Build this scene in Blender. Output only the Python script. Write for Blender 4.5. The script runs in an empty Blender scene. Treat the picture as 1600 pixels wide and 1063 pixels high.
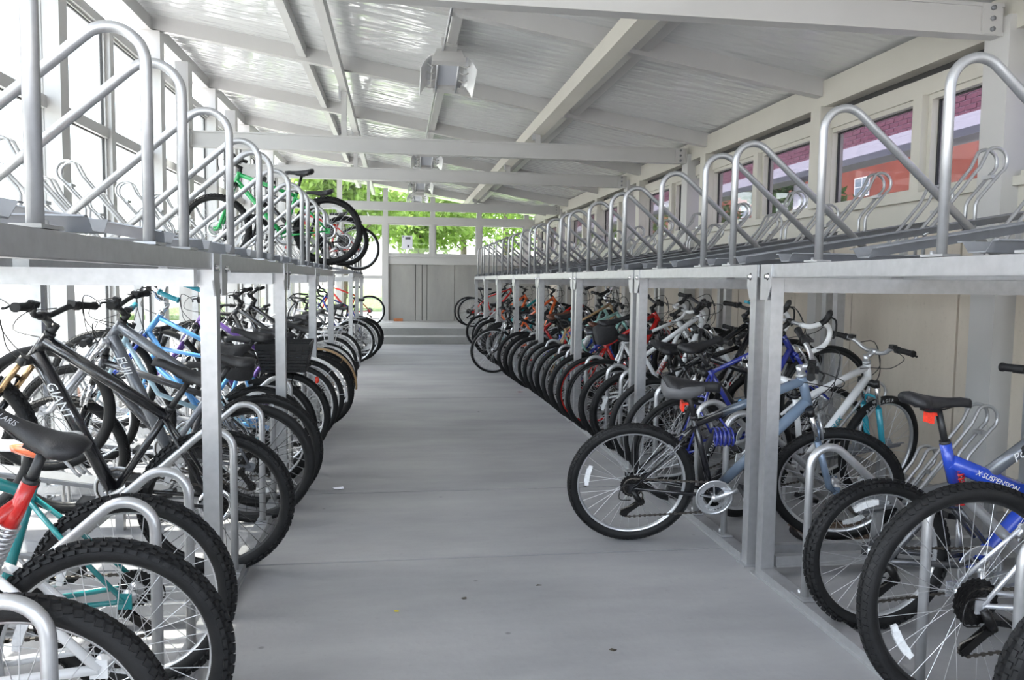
import bpy, math, random
from mathutils import Vector, Matrix
random.seed(7)
R = math.radians
S = bpy.context.scene
COL = S.collection

# ---------------------------------------------------------------- camera, sky, sun, exposure
F_PX, YAW, PITCH, ROLL, EYE = 1239.3, 0.14357, 0.07393, 0.012509, 1.34
def make_camera():
    fw = Vector((math.sin(YAW)*math.cos(PITCH), math.cos(YAW)*math.cos(PITCH), -math.sin(PITCH)))
    r = Vector((math.cos(YAW), -math.sin(YAW), 0)); u = r.cross(fw)
    r2 = r*math.cos(ROLL) + u*math.sin(ROLL); u2 = -r*math.sin(ROLL) + u*math.cos(ROLL)
    cd = bpy.data.cameras.new('camera'); cd.sensor_width = 36.0; cd.lens = F_PX/1600*36
    cd.clip_start = 0.05; cd.clip_end = 500
    co = bpy.data.objects.new('camera', cd); COL.objects.link(co)
    m = Matrix.Identity(4)
    for i in range(3):
        m[i][0], m[i][1], m[i][2] = r2[i], u2[i], -fw[i]
    m[2][3] = EYE
    co.matrix_world = m
    S.camera = co
make_camera()

SUN_ELEV, SUN_AZ = R(60), R(100)      # the sun stands high on the left (-X) side, a little towards the far end
SUN_POWER, SKY_POWER, EXPOSURE = 4.6, 0.46, 1.6
def make_light():
    w = bpy.data.worlds.new('sky'); S.world = w; w.use_nodes = True
    nt = w.node_tree; nt.nodes.clear()
    out = nt.nodes.new('ShaderNodeOutputWorld'); bg = nt.nodes.new('ShaderNodeBackground')
    sky = nt.nodes.new('ShaderNodeTexSky'); sky.sky_type = 'NISHITA'; sky.sun_disc = False
    sky.sun_elevation = SUN_ELEV; sky.sun_rotation = R(280); sky.dust_density = 2.5; sky.air_density = 1.0
    hsv = nt.nodes.new('ShaderNodeHueSaturation'); hsv.inputs['Saturation'].default_value = 0.55
    nt.links.new(sky.outputs[0], hsv.inputs['Color']); nt.links.new(hsv.outputs[0], bg.inputs[0])
    bg.inputs[1].default_value = SKY_POWER
    nt.links.new(bg.outputs[0], out.inputs[0])
    ld = bpy.data.lights.new('sun', 'SUN'); ld.energy = SUN_POWER; ld.angle = R(0.6); ld.color = (1.0, 0.95, 0.87)
    lo = bpy.data.objects.new('sun', ld); COL.objects.link(lo)
    d = Vector((-math.sin(SUN_AZ)*math.cos(SUN_ELEV), -math.cos(SUN_AZ)*math.cos(SUN_ELEV), math.sin(SUN_ELEV)))
    lo.rotation_euler = d.to_track_quat('Z', 'Y').to_euler(); lo.location = (-20, 6, 25)
make_light()
vs = S.view_settings
S.display_settings.display_device = 'sRGB'
vs.view_transform = 'Standard'; vs.look = 'None'; vs.gamma = 1.0; vs.exposure = EXPOSURE; vs.use_curve_mapping = False
S.cycles.max_bounces = 10; S.cycles.diffuse_bounces = 6; S.cycles.glossy_bounces = 4
S.cycles.transparent_max_bounces = 24; S.cycles.transmission_bounces = 6

# ---------------------------------------------------------------- materials
MATS = {}
def nodes(name):
    m = bpy.data.materials.new(name); m.use_nodes = True
    nt = m.node_tree; b = nt.nodes['Principled BSDF']
    return m, nt, b
def mat(name, col, rough=0.5, metal=0.0, var=0.0, scale=8.0, bump=0.0, bscale=60.0, spec=0.5, stretch=None, coat=0.0):
    """principled colour with an optional noise variation of the colour and a fine relief"""
    if name in MATS: return MATS[name]
    m, nt, b = nodes(name)
    c = (col[0], col[1], col[2], 1)
    b.inputs['Base Color'].default_value = c; b.inputs['Roughness'].default_value = rough
    b.inputs['Metallic'].default_value = metal; b.inputs['Specular IOR Level'].default_value = spec
    b.inputs['Coat Weight'].default_value = coat
    tc = None
    if var or bump:
        tc = nt.nodes.new('ShaderNodeTexCoord'); mp = nt.nodes.new('ShaderNodeMapping')
        nt.links.new(tc.outputs['Object'], mp.inputs[0])
        if stretch: mp.inputs['Scale'].default_value = stretch
    if var:
        n = nt.nodes.new('ShaderNodeTexNoise'); n.inputs['Scale'].default_value = scale; n.inputs['Detail'].default_value = 6
        nt.links.new(mp.outputs[0], n.inputs['Vector'])
        mx = nt.nodes.new('ShaderNodeMix'); mx.data_type = 'RGBA'
        mx.inputs[6].default_value = tuple(max(0, v*(1-var)) for v in col)+(1,)
        mx.inputs[7].default_value = tuple(min(1, v*(1+var)) for v in col)+(1,)
        rmp = nt.nodes.new('ShaderNodeMapRange'); rmp.inputs[1].default_value = 0.3; rmp.inputs[2].default_value = 0.7
        nt.links.new(n.outputs[0], rmp.inputs[0]); nt.links.new(rmp.outputs[0], mx.inputs[0])
        nt.links.new(mx.outputs[2], b.inputs['Base Color'])
    if bump:
        n2 = nt.nodes.new('ShaderNodeTexNoise'); n2.inputs['Scale'].default_value = bscale; n2.inputs['Detail'].default_value = 4
        nt.links.new(mp.outputs[0], n2.inputs['Vector'])
        bp = nt.nodes.new('ShaderNodeBump'); bp.inputs['Strength'].default_value = bump; bp.inputs['Distance'].default_value = 0.01
        nt.links.new(n2.outputs[0], bp.inputs['Height']); nt.links.new(bp.outputs[0], b.inputs['Normal'])
    MATS[name] = m
    return m
def concrete(name, c1, c2, stain, stretch):
    """trowelled or cast concrete: soft clouds, streaks along one way, pin holes"""
    m, nt, b = nodes(name); N = nt.nodes; Lk = nt.links
    tc = N.new('ShaderNodeTexCoord'); mp = N.new('ShaderNodeMapping'); mp.inputs['Scale'].default_value = stretch
    Lk.new(tc.outputs['Object'], mp.inputs[0])
    n1 = N.new('ShaderNodeTexNoise'); n1.inputs['Scale'].default_value = 1.1; n1.inputs['Detail'].default_value = 9; n1.inputs['Roughness'].default_value = 0.62
    Lk.new(mp.outputs[0], n1.inputs['Vector'])
    cr = N.new('ShaderNodeValToRGB'); e = cr.color_ramp.elements
    e[0].position = 0.32; e[0].color = c1+(1,); e[1].position = 0.68; e[1].color = c2+(1,)
    Lk.new(n1.outputs[0], cr.inputs[0])
    n2 = N.new('ShaderNodeTexNoise'); n2.inputs['Scale'].default_value = 34; n2.inputs['Detail'].default_value = 5
    Lk.new(tc.outputs['Object'], n2.inputs['Vector'])
    r2 = N.new('ShaderNodeMapRange'); r2.inputs[1].default_value = 0.60; r2.inputs[2].default_value = 0.78; r2.inputs[3].default_value = 0; r2.inputs[4].default_value = stain
    Lk.new(n2.outputs[0], r2.inputs[0])
    mx = N.new('ShaderNodeMix'); mx.data_type = 'RGBA'; mx.inputs[7].default_value = tuple(v*0.6 for v in c1)+(1,)
    Lk.new(r2.outputs[0], mx.inputs[0]); Lk.new(cr.outputs[0], mx.inputs[6])
    v = N.new('ShaderNodeTexVoronoi'); v.inputs['Scale'].default_value = 3.2
    Lk.new(tc.outputs['Object'], v.inputs['Vector'])
    r3 = N.new('ShaderNodeMapRange'); r3.inputs[1].default_value = 0.02; r3.inputs[2].default_value = 0.045; r3.inputs[3].default_value = 0.55; r3.inputs[4].default_value = 0
    Lk.new(v.outputs['Distance'], r3.inputs[0])
    mx2 = N.new('ShaderNodeMix'); mx2.data_type = 'RGBA'; mx2.inputs[7].default_value = tuple(q*0.35 for q in c1)+(1,)
    Lk.new(r3.outputs[0], mx2.inputs[0]); Lk.new(mx.outputs[2], mx2.inputs[6]); Lk.new(mx2.outputs[2], b.inputs['Base Color'])
    b.inputs['Roughness'].default_value = 0.62; b.inputs['Specular IOR Level'].default_value = 0.35
    bp = N.new('ShaderNodeBump'); bp.inputs['Strength'].default_value = 0.12; bp.inputs['Distance'].default_value = 0.01
    Lk.new(n2.outputs[0], bp.inputs['Height']); Lk.new(bp.outputs[0], b.inputs['Normal'])
    MATS[name] = m
    return m
def glass(name, tint=(0.96, 0.98, 0.97)):
    m = bpy.data.materials.new(name); m.use_nodes = True; nt = m.node_tree; nt.nodes.clear()
    o = nt.nodes.new('ShaderNodeOutputMaterial'); t = nt.nodes.new('ShaderNodeBsdfTransparent'); g = nt.nodes.new('ShaderNodeBsdfGlossy')
    t.inputs[0].default_value = tint+(1,); g.inputs['Roughness'].default_value = 0.02
    lw = nt.nodes.new('ShaderNodeLayerWeight'); lw.inputs[0].default_value = 0.5
    pw = nt.nodes.new('ShaderNodeMath'); pw.operation = 'POWER'; pw.inputs[1].default_value = 5.0      # Schlick's approximation
    fr = nt.nodes.new('ShaderNodeMath'); fr.operation = 'MULTIPLY_ADD'; fr.inputs[1].default_value = 0.96; fr.inputs[2].default_value = 0.04
    mx = nt.nodes.new('ShaderNodeMixShader')
    nt.links.new(lw.outputs['Facing'], pw.inputs[0]); nt.links.new(pw.outputs[0], fr.inputs[0])
    nt.links.new(fr.outputs[0], mx.inputs[0]); nt.links.new(t.outputs[0], mx.inputs[1]); nt.links.new(g.outputs[0], mx.inputs[2])
    nt.links.new(mx.outputs[0], o.inputs[0]); MATS[name] = m
    return m
def ceiling_mat():
    """white coated steel deck, glossy, with the shallow cross-wise dents of roll-formed sheet"""
    m, nt, b = nodes('ceiling_sheet'); N = nt.nodes; Lk = nt.links
    b.inputs['Base Color'].default_value = (0.60, 0.61, 0.61, 1); b.inputs['Roughness'].default_value = 0.06
    b.inputs['Specular IOR Level'].default_value = 0.9
    tc = N.new('ShaderNodeTexCoord'); mp = N.new('ShaderNodeMapping'); mp.inputs['Scale'].default_value = (1.3, 6.0, 2)
    Lk.new(tc.outputs['Object'], mp.inputs[0])
    n = N.new('ShaderNodeTexNoise'); n.inputs['Scale'].default_value = 1.6; n.inputs['Detail'].default_value = 1.5
    Lk.new(mp.outputs[0], n.inputs['Vector'])
    bp = N.new('ShaderNodeBump'); bp.inputs['Strength'].default_value = 0.75; bp.inputs['Distance'].default_value = 0.02
    Lk.new(n.outputs[0], bp.inputs['Height']); Lk.new(bp.outputs[0], b.inputs['Normal'])
    return m
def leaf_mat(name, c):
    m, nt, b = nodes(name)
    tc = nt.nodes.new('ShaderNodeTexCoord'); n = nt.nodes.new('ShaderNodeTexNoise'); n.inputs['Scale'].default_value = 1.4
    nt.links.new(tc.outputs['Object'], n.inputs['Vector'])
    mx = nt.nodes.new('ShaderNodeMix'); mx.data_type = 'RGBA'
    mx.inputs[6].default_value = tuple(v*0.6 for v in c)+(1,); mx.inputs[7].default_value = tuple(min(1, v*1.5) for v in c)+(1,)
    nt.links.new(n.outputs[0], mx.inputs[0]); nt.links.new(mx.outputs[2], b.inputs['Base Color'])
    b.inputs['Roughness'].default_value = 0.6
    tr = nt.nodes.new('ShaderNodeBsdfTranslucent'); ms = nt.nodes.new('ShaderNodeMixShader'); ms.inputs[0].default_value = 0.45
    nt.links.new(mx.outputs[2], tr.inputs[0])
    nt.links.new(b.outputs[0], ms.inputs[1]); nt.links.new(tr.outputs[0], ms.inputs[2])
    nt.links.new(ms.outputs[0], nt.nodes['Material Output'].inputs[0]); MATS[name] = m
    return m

GALV = mat('galvanised_steel', (0.47, 0.475, 0.485), 0.36, 0.7, 0.07, 30, 0.03, 90)
GALV_D = mat('galvanised_tray', (0.27, 0.28, 0.30), 0.42, 0.5, 0.08, 20)
WHITE = mat('white_coated_aluminium', (0.50, 0.495, 0.485), 0.36, 0.0, 0.03, 3)
WHITE2 = mat('cream_coated_aluminium', (0.56, 0.54, 0.48), 0.4, 0.0, 0.03, 3)
GASKET = mat('black_gasket', (0.03, 0.03, 0.03), 0.6)
FLOOR = concrete('floor_concrete', (0.235, 0.235, 0.245), (0.345, 0.345, 0.348), 0.15, (0.55, 1.5, 1))
WALLC = concrete('wall_concrete', (0.54, 0.485, 0.41), (0.69, 0.625, 0.535), 0.25, (1.3, 1.3, 0.35))
ENDC = concrete('end_wall_concrete', (0.30, 0.295, 0.28), (0.42, 0.41, 0.38), 0.25, (1.3, 1.3, 0.4))
STEPC = concrete('step_concrete', (0.26, 0.26, 0.25), (0.34, 0.34, 0.33), 0.5, (1, 1, 1))
JOINT = mat('joint_filler', (0.09, 0.085, 0.08), 0.9)
CEIL = ceiling_mat()
GLASS = glass('window_glass'); GLASS_T = glass('tinted_window_glass', (0.50, 0.49, 0.53)); LENS = mat('lamp_lens', (0.55, 0.57, 0.62), 0.08, 0, spec=0.8)
BLACK = mat('black_rubber', (0.009, 0.009, 0.010), 0.6, 0, 0.25, 40, 0.12, 160)
TYRE = mat('tyre_rubber', (0.0085, 0.0085, 0.009), 0.62, 0, 0.35, 18, 0.1, 220, spec=0.3)
SIDEW = mat('tan_sidewall', (0.30, 0.16, 0.07), 0.7)
ALU = mat('brushed_aluminium', (0.62, 0.63, 0.65), 0.3, 0.8, 0.06, 30)
CHROME = mat('polished_chrome', (0.75, 0.76, 0.78), 0.12, 1.0)
DARKM = mat('dark_steel', (0.02, 0.019, 0.019), 0.35, 0.6)
CHAINM = mat('oiled_chain_steel', (0.10, 0.09, 0.08), 0.4, 0.7)
BLACKP = mat('black_plastic', (0.012, 0.012, 0.013), 0.42)
SADDLE = mat('black_saddle_vinyl', (0.013, 0.013, 0.015), 0.5, 0, 0.15, 30, 0.15, 240)
REFL = mat('clear_reflector', (0.72, 0.73, 0.74), 0.15, 0, 0.1, 90)
REDR = mat('red_reflector', (0.80, 0.05, 0.025), 0.2, 0, 0.2, 120)
AMBER = mat('amber_reflector', (0.85, 0.28, 0.03), 0.2)
def paint(name, col, metal=0.0, rough=0.24):
    return mat('paint_'+name, col, rough, metal, 0.04, 6, coat=0.5)
PAINTS = {k: paint(k, *v) for k, v in {
    'black': ((0.010, 0.010, 0.012),), 'grey': ((0.14, 0.15, 0.17), 0.3), 'steelblue': ((0.17, 0.23, 0.32), 0.4),
    'red': ((0.50, 0.018, 0.015),), 'teal': ((0.015, 0.21, 0.22),), 'white': ((0.78, 0.79, 0.80),), 'silver': ((0.52, 0.53, 0.56), 0.6),
    'cyan': ((0.03, 0.32, 0.42),), 'blue': ((0.015, 0.06, 0.45),), 'navy': ((0.02, 0.03, 0.22),), 'skyblue': ((0.10, 0.33, 0.68),),
    'paleblue': ((0.40, 0.58, 0.68),), 'orange': ((0.75, 0.13, 0.03),), 'green': ((0.02, 0.34, 0.09),), 'tan': ((0.38, 0.25, 0.13),),
    'purple': ((0.10, 0.045, 0.22),), 'charcoal': ((0.045, 0.046, 0.05), 0.3), 'gunmetal': ((0.09, 0.092, 0.10), 0.5), 'mint': ((0.30, 0.52, 0.47),)}.items()}

def fade_paint():
    m, nt, b = nodes('paint_black_to_grey_blue'); N = nt.nodes; Lk = nt.links
    tc = N.new('ShaderNodeTexCoord'); sx = N.new('ShaderNodeSeparateXYZ'); mr = N.new('ShaderNodeMapRange')
    mr.inputs[1].default_value = 0.42; mr.inputs[2].default_value = 0.66
    mx = N.new('ShaderNodeMix'); mx.data_type = 'RGBA'; mx.inputs[6].default_value = (0.008, 0.008, 0.010, 1); mx.inputs[7].default_value = (0.20, 0.27, 0.37, 1)
    Lk.new(tc.outputs['Object'], sx.inputs[0]); Lk.new(sx.outputs[0], mr.inputs[0]); Lk.new(mr.outputs[0], mx.inputs[0]); Lk.new(mx.outputs[2], b.inputs['Base Color'])
    b.inputs['Roughness'].default_value = 0.25; b.inputs['Metallic'].default_value = 0.0; b.inputs['Coat Weight'].default_value = 0.5
    return m
PAINTS['fade'] = fade_paint()
PAINTS['greyvinyl'] = mat('grey_saddle_vinyl', (0.11, 0.11, 0.115), 0.6)

# ---------------------------------------------------------------- mesh builder
class MB:
    def __init__(self): self.v = []; self.f = []; self.sm = []
    def add(self, vs, fs, smooth=False):
        o = len(self.v); self.v.extend(vs)
        for f in fs: self.f.append(tuple(i+o for i in f)); self.sm.append(smooth)
        return self
    def box(self, c, s, m=None):
        x, y, z = s[0]/2, s[1]/2, s[2]/2
        vs = [Vector((a*x, b*y, d*z)) for a in (-1, 1) for b in (-1, 1) for d in (-1, 1)]
        if m is not None: vs = [m @ p for p in vs]
        c = Vector(c); vs = [p+c for p in vs]
        return self.add(vs, [(0, 1, 3, 2), (4, 6, 7, 5), (0, 4, 5, 1), (2, 3, 7, 6), (0, 2, 6, 4), (1, 5, 7, 3)])
    def span(self, a, b):
        return self.box([(p+q)/2 for p, q in zip(a, b)], [abs(q-p) for p, q in zip(a, b)])
    def beam(self, p, q, w, h, up=(0, 0, 1)):
        p, q = Vector(p), Vector(q); d = (q-p); L = d.length; d.normalize()
        s = d.cross(Vector(up)).normalized(); u = s.cross(d)
        return self.box((p+q)/2, (L, w, h), Matrix((d, s, u)).transposed())
    def tube(self, pts, r, n=10, closed=False, caps=True):
        pts = [Vector(p) for p in pts]; k = len(pts)
        rs = r if isinstance(r, (list, tuple)) else [r]*k
        T = []
        for i in range(k):
            if closed: t = pts[(i+1) % k]-pts[i-1]
            else: t = pts[min(i+1, k-1)]-pts[max(i-1, 0)]
            T.append(t.normalized())
        a = Vector((0, 0, 1)) if abs(T[0].z) < 0.9 else Vector((1, 0, 0))
        nrm = T[0].cross(a).normalized(); vs = []
        for i in range(k):
            nrm = (nrm - T[i]*nrm.dot(T[i])).normalized(); b = T[i].cross(nrm)
            for j in range(n):
                th = 2*math.pi*j/n
                vs.append(pts[i]+(nrm*math.cos(th)+b*math.sin(th))*rs[i])
        fs = []
        for i in range(k if closed else k-1):
            i2 = (i+1) % k
            for j in range(n):
                j2 = (j+1) % n
                fs.append((i*n+j, i*n+j2, i2*n+j2, i2*n+j))
        self.add(vs, fs, True)
        if caps and not closed:
            o = len(self.v)-k*n
            self.f.append(tuple(o+j for j in reversed(range(n)))); self.sm.append(False)
            self.f.append(tuple(o+(k-1)*n+j for j in range(n))); self.sm.append(False)
        return self
    def lathe(self, prof, n=24, axis='y', c=(0, 0, 0), closed=False, smooth=True):
        """prof: (radius, offset along the axis)"""
        vs = []; k = len(prof); c = Vector(c)
        for i in range(n):
            th = 2*math.pi*i/n; cs, sn = math.cos(th), math.sin(th)
            for r, h in prof:
                p = Vector((r*cs, h, r*sn)) if axis == 'y' else (Vector((r*cs, r*sn, h)) if axis == 'z' else Vector((h, r*cs, r*sn)))
                vs.append(p+c)
        fs = []
        for i in range(n):
            i2 = (i+1) % n
            for j in range(k if closed else k-1):
                j2 = (j+1) % k
                fs.append((i*k+j, i2*k+j, i2*k+j2, i*k+j2))
        return self.add(vs, fs, smooth)
    def prism(self, poly, d, m=None):
        """poly in xy pushed along z by d"""
        n = len(poly); vs = [Vector((x, y, 0)) for x, y in poly]+[Vector((x, y, d)) for x, y in poly]
        if m is not None: vs = [m @ p for p in vs]
        fs = [tuple(reversed(range(n))), tuple(range(n, 2*n))]+[(i, (i+1) % n, n+(i+1) % n, n+i) for i in range(n)]
        return self.add(vs, fs)
    def loft(self, rings, cap=True):
        n = len(rings[0]); vs = [Vector(p) for r in rings for p in r]; fs = []
        for i in range(len(rings)-1):
            for j in range(n):
                j2 = (j+1) % n; fs.append((i*n+j, i*n+j2, (i+1)*n+j2, (i+1)*n+j))
        if cap: fs.append(tuple(reversed(range(n)))); fs.append(tuple((len(rings)-1)*n+j for j in range(n)))
        return self.add(vs, fs, True)
    def mesh(self, name):
        me = bpy.data.meshes.new(name); me.from_pydata([tuple(p) for p in self.v], [], self.f)
        me.polygons.foreach_set('use_smooth', self.sm); me.materials.append(BLACKP)
        import bmesh
        bm = bmesh.new(); bm.from_mesh(me); bmesh.ops.recalc_face_normals(bm, faces=bm.faces); bm.to_mesh(me); bm.free()
        me.update(); return me

def put(name, me, m, parent=None, mw=None, loc=None, kind=None, label=None, cat=None, group=None):
    if isinstance(me, MB): me = me.mesh(name)
    o = bpy.data.objects.new(name, me); COL.objects.link(o)
    if parent is not None: o.parent = parent
    if mw is not None: o.matrix_local = mw
    elif loc is not None: o.location = loc
    o.material_slots[0].link = 'OBJECT'; o.material_slots[0].material = m
    tag(o, label, cat, group, kind)
    return o
def tag(o, label=None, cat=None, group=None, kind=None):
    if label: o['label'] = label
    if cat: o['category'] = cat
    if group: o['group'] = group
    if kind: o['kind'] = kind
    return o
def empty(name, mw=None, loc=None, **k):
    o = bpy.data.objects.new(name, None); COL.objects.link(o); o.empty_display_size = 0.1
    if mw is not None: o.matrix_world = mw
    elif loc is not None: o.location = loc
    return tag(o, **k)
CACHE = {}
def cached(key, fn):
    if key not in CACHE: CACHE[key] = fn().mesh('_'.join(str(k) for k in key if isinstance(k, str)))
    return CACHE[key]
T = Matrix.Translation
def rotm(a, ax): return Matrix.Rotation(a, 4, ax)
_txt = {}
def text_mesh(s, size, shear=0.0, spacing=1.0):
    k = (s, size, shear, spacing)
    if k not in _txt:
        c = bpy.data.curves.new('lettering', 'FONT'); c.body = s; c.size = size; c.shear = shear; c.extrude = 0.0006; c.space_character = spacing
        c.align_x = 'LEFT'; c.align_y = 'CENTER'; c.resolution_u = 2
        o = bpy.data.objects.new('lettering', c); COL.objects.link(o)
        dg = bpy.context.evaluated_depsgraph_get()
        me = bpy.data.meshes.new_from_object(o.evaluated_get(dg)); COL.objects.unlink(o); bpy.data.objects.remove(o)
        if not me.materials: me.materials.append(BLACKP)
        _txt[k] = me
    return _txt[k]
def letter(parent, s, size, p, dirv, nrm, m, shear=0.0, spacing=1.0, pre=None):
    d = Vector(dirv).normalized(); n = Vector(nrm).normalized(); u = n.cross(d).normalized(); n = d.cross(u)
    mt = Matrix((d, u, n)).transposed().to_4x4(); mt.translation = Vector(p)
    return put('lettering', text_mesh(s, size, shear, spacing), m, parent, mt if pre is None else pre @ mt)

# ---------------------------------------------------------------- the shed
XL, XRW = -2.5, 3.52            # inner faces of the left and right wall frames
Y0, Y1 = -3.0, 20.5             # the shed runs on behind the camera
FR = [6.35+2.5*k for k in range(-3, 6)]       # roof frames
def zb(x): return 2.9+0.162*(3.55-x)          # underside of the rafters
XR, XLR = 1.64, -0.68           # aisle faces of the two rack rows

fl = put('floor', MB().span((-2.7, Y0, -0.25), (3.75, 17.3, -0.02)), JOINT, kind='structure')
for i, (a, b) in enumerate([(Y0, 0.6), (0.6, 3.745), (3.755, 4.985), (4.995, 9.0), (9.01, 12.6), (12.61, 16.7)]):
    put('floor_slab', MB().span((-2.62, a+0.002, -0.02), (3.68, b-0.002, 0.0)), FLOOR, fl)
st = put('step_1', MB().span((-2.6, 16.7, -0.02), (3.68, 17.3, 0.15)), STEPC, kind='structure')
put('step_2', MB().span((-2.6, 17.3, -0.02), (3.68, 21.2, 0.30)), STEPC, kind='structure')

def build_right_wall():
    w = put('wall_right', MB().span((3.66, Y0, -0.02), (3.80, Y1, 1.74)), JOINT, kind='structure')
    rnd = random.Random(3); y = Y0; alt = [0.62, 1.22, 0.34, 0.9, 1.22, 0.3]
    i = 0
    while y < Y1-0.05:
        L = min(alt[i % 6], Y1-y)
        put('concrete_panel', MB().span((3.60-rnd.random()*0.006, y+0.007, 0.0), (3.66, y+L-0.007, 1.74)), WALLC, w)
        y += L; i += 1
    put('flashing_band', MB().span((3.57, Y0, 1.74), (3.80, Y1, 1.93)), WHITE2, w)
    put('sill', MB().span((3.53, Y0, 1.93), (3.78, Y1, 1.985)), WHITE2, w)
    put('header', MB().span((3.56, Y0, 2.64), (3.76, Y1, 2.76)), WHITE2, w)
    put('eave_beam', MB().span((3.50, Y0, 2.82), (3.62, Y1, 3.035)), WHITE2, w)
    put('soffit_strip', MB().span((3.60, Y0, 2.765), (3.66, Y1, 2.815)), GASKET, w)
    for y in FR:
        put('column', MB().span((3.47, y-0.08, 1.985), (3.68, y+0.08, 2.82)), WHITE2, w)
        put('column', MB().span((3.50, y-0.07, 0.0), (3.60, y+0.07, 1.75)), WHITE, w)
    k = 1
    ys = sorted([y for y in FR]+[y+1.25 for y in FR])
    for a, b in zip(ys, ys[1:]):
        wn = put('window_%d' % k, frame_ring((3.58, a+0.05, 1.985), (3.68, b-0.05, 2.64), 'x', 0.035), WHITE2, kind='structure'); k += 1
        put('gasket', frame_ring((3.628, a+0.085, 2.02), (3.648, b-0.085, 2.605), 'x', 0.010), GASKET, wn)
        put('pane', MB().span((3.635, a+0.09, 2.025), (3.641, b-0.09, 2.60)), GLASS_T, wn)
        put('mullion', MB().span((3.53, b-0.05, 1.985), (3.70, b+0.05, 2.64)), WHITE2, wn)
    return k
def frame_ring(a, b, ax, t):
    m = MB()
    (x0, y0, z0), (x1, y1, z1) = a, b
    if ax == 'x':
        m.span((x0, y0, z0), (x1, y0+t, z1)); m.span((x0, y1-t, z0), (x1, y1, z1))
        m.span((x0, y0+t, z0), (x1, y1-t, z0+t)); m.span((x0, y0+t, z1-t), (x1, y1-t, z1))
    else:
        m.span((x0, y0, z0), (x0+t, y1, z1)); m.span((x1-t, y0, z0), (x1, y1, z1))
        m.span((x0+t, y0, z0), (x1-t, y1, z0+t)); m.span((x0+t, y0, z1-t), (x1-t, y1, z1))
    return m
WN = build_right_wall()
def build_left_wall(k):
    w = put('wall_left', MB().span((-2.62, Y0, -0.02), (-2.50, Y1, 0.10)), WHITE, kind='structure')
    put('mid_rail', MB().span((-2.60, Y0, 2.55), (-2.52, Y1, 2.64)), WHITE, w)
    put('top_rail', MB().span((-2.61, Y0, 3.48), (-2.51, Y1, 3.56)), WHITE, w)
    put('eave_beam', MB().span((-2.62, Y0, 3.86), (-2.50, Y1, 4.0)), WHITE, w)
    for y in FR: put('column', MB().span((-2.62, y-0.075, 0.1), (-2.42, y+0.075, 3.86)), WHITE, w)
    ys = sorted([y for y in FR]+[y+1.25 for y in FR])
    for y in ys:
        if y not in FR: put('mullion', MB().span((-2.60, y-0.05, 0.1), (-2.50, y+0.05, 3.5)), WHITE, w)
    for a, b in zip(ys, ys[1:]):
        wn = put('window_%d' % k, frame_ring((-2.59, a+0.06, 0.10), (-2.54, b-0.06, 3.48), 'x', 0.02), WHITE, kind='structure'); k += 1
        put('gasket', frame_ring((-2.574, a+0.08, 2.64), (-2.556, b-0.08, 3.46), 'x', 0.008), GASKET, wn)
        put('gasket', frame_ring((-2.574, a+0.08, 0.12), (-2.556, b-0.08, 2.55), 'x', 0.008), GASKET, wn)
        put('pane', MB().span((-2.569, a+0.085, 2.645), (-2.563, b-0.085, 3.455)), GLASS, wn)
        put('pane', MB().span((-2.569, a+0.085, 0.125), (-2.563, b-0.085, 2.545)), GLASS, wn)
    return k
WN = build_left_wall(WN)
def build_end_wall(k):
    w = put('wall_back', MB().span((-0.26, 20.57, 0.3), (3.7, 20.75, 1.74)), JOINT, kind='structure')
    xs = [-0.26, 0.45, 0.62, 0.74, 1.45, 2.2, 2.9, 3.66]
    for a, b in zip(xs, xs[1:]): put('concrete_panel', MB().span((a+0.008, 20.5, 0.3), (b-0.008, 20.57, 1.74)), ENDC, w)
    put('flashing_band', MB().span((-0.26, 20.46, 1.74), (3.66, 20.72, 1.93)), WHITE, w)
    put('sill', MB().span((-0.26, 20.43, 1.93), (3.66, 20.7, 1.99)), WHITE, w)
    put('head_beam', MB().span((-2.6, 20.42, 2.76), (3.66, 20.62, 2.94)), WHITE, w)
    put('door_jamb', MB().span((-0.38, 20.42, 0.3), (-0.24, 20.62, 2.76)), WHITE, w)
    for x in (-1.45, -2.5): put('column', MB().span((x-0.05, 20.42, 0.3), (x+0.05, 20.62, 2.76)), WHITE, w)
    put('door_rail', MB().span((-2.45, 20.46, 1.36), (-0.38, 20.56, 1.44)), WHITE, w)
    xs = [-2.5, -1.45, -0.31, 0.88, 2.07, 3.3, 3.6]
    for x in xs[1:-1]:
        put('gable_post', MB().span((x-0.06, 20.44, 2.94), (x+0.06, 20.6, zb(x)+0.12)), WHITE, w)
        if x > 0: put('mullion', MB().span((x-0.06, 20.44, 1.99), (x+0.06, 20.6, 2.76)), WHITE, w)
    for a, b in zip(xs, xs[1:]):
        low = 0.32 if b < 0 else 1.99
        wn = put('window_%d' % k, frame_ring((a+0.06, 20.48, low), (b-0.06, 20.56, 2.76), 'y', 0.03), WHITE, kind='structure'); k += 1
        put('pane', MB().span((a+0.09, 20.51, low+0.03), (b-0.09, 20.516, 2.73)), GLASS, wn)
        g = MB(); za, zc = zb(a+0.06)+0.1, zb(b-0.06)+0.1
        g.add([Vector(p) for p in ((a+0.06, 20.51, 2.94), (b-0.06, 20.51, 2.94), (b-0.06, 20.51, zc), (a+0.06, 20.51, za), (a+0.06, 20.516, 2.94), (b-0.06, 20.516, 2.94), (b-0.06, 20.516, zc), (a+0.06, 20.516, za))],
              [(0, 1, 2, 3), (7, 6, 5, 4), (0, 4, 5, 1), (1, 5, 6, 2), (2, 6, 7, 3), (3, 7, 4, 0)])
        put('pane', g, GLASS, wn)
build_end_wall(WN)

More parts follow.
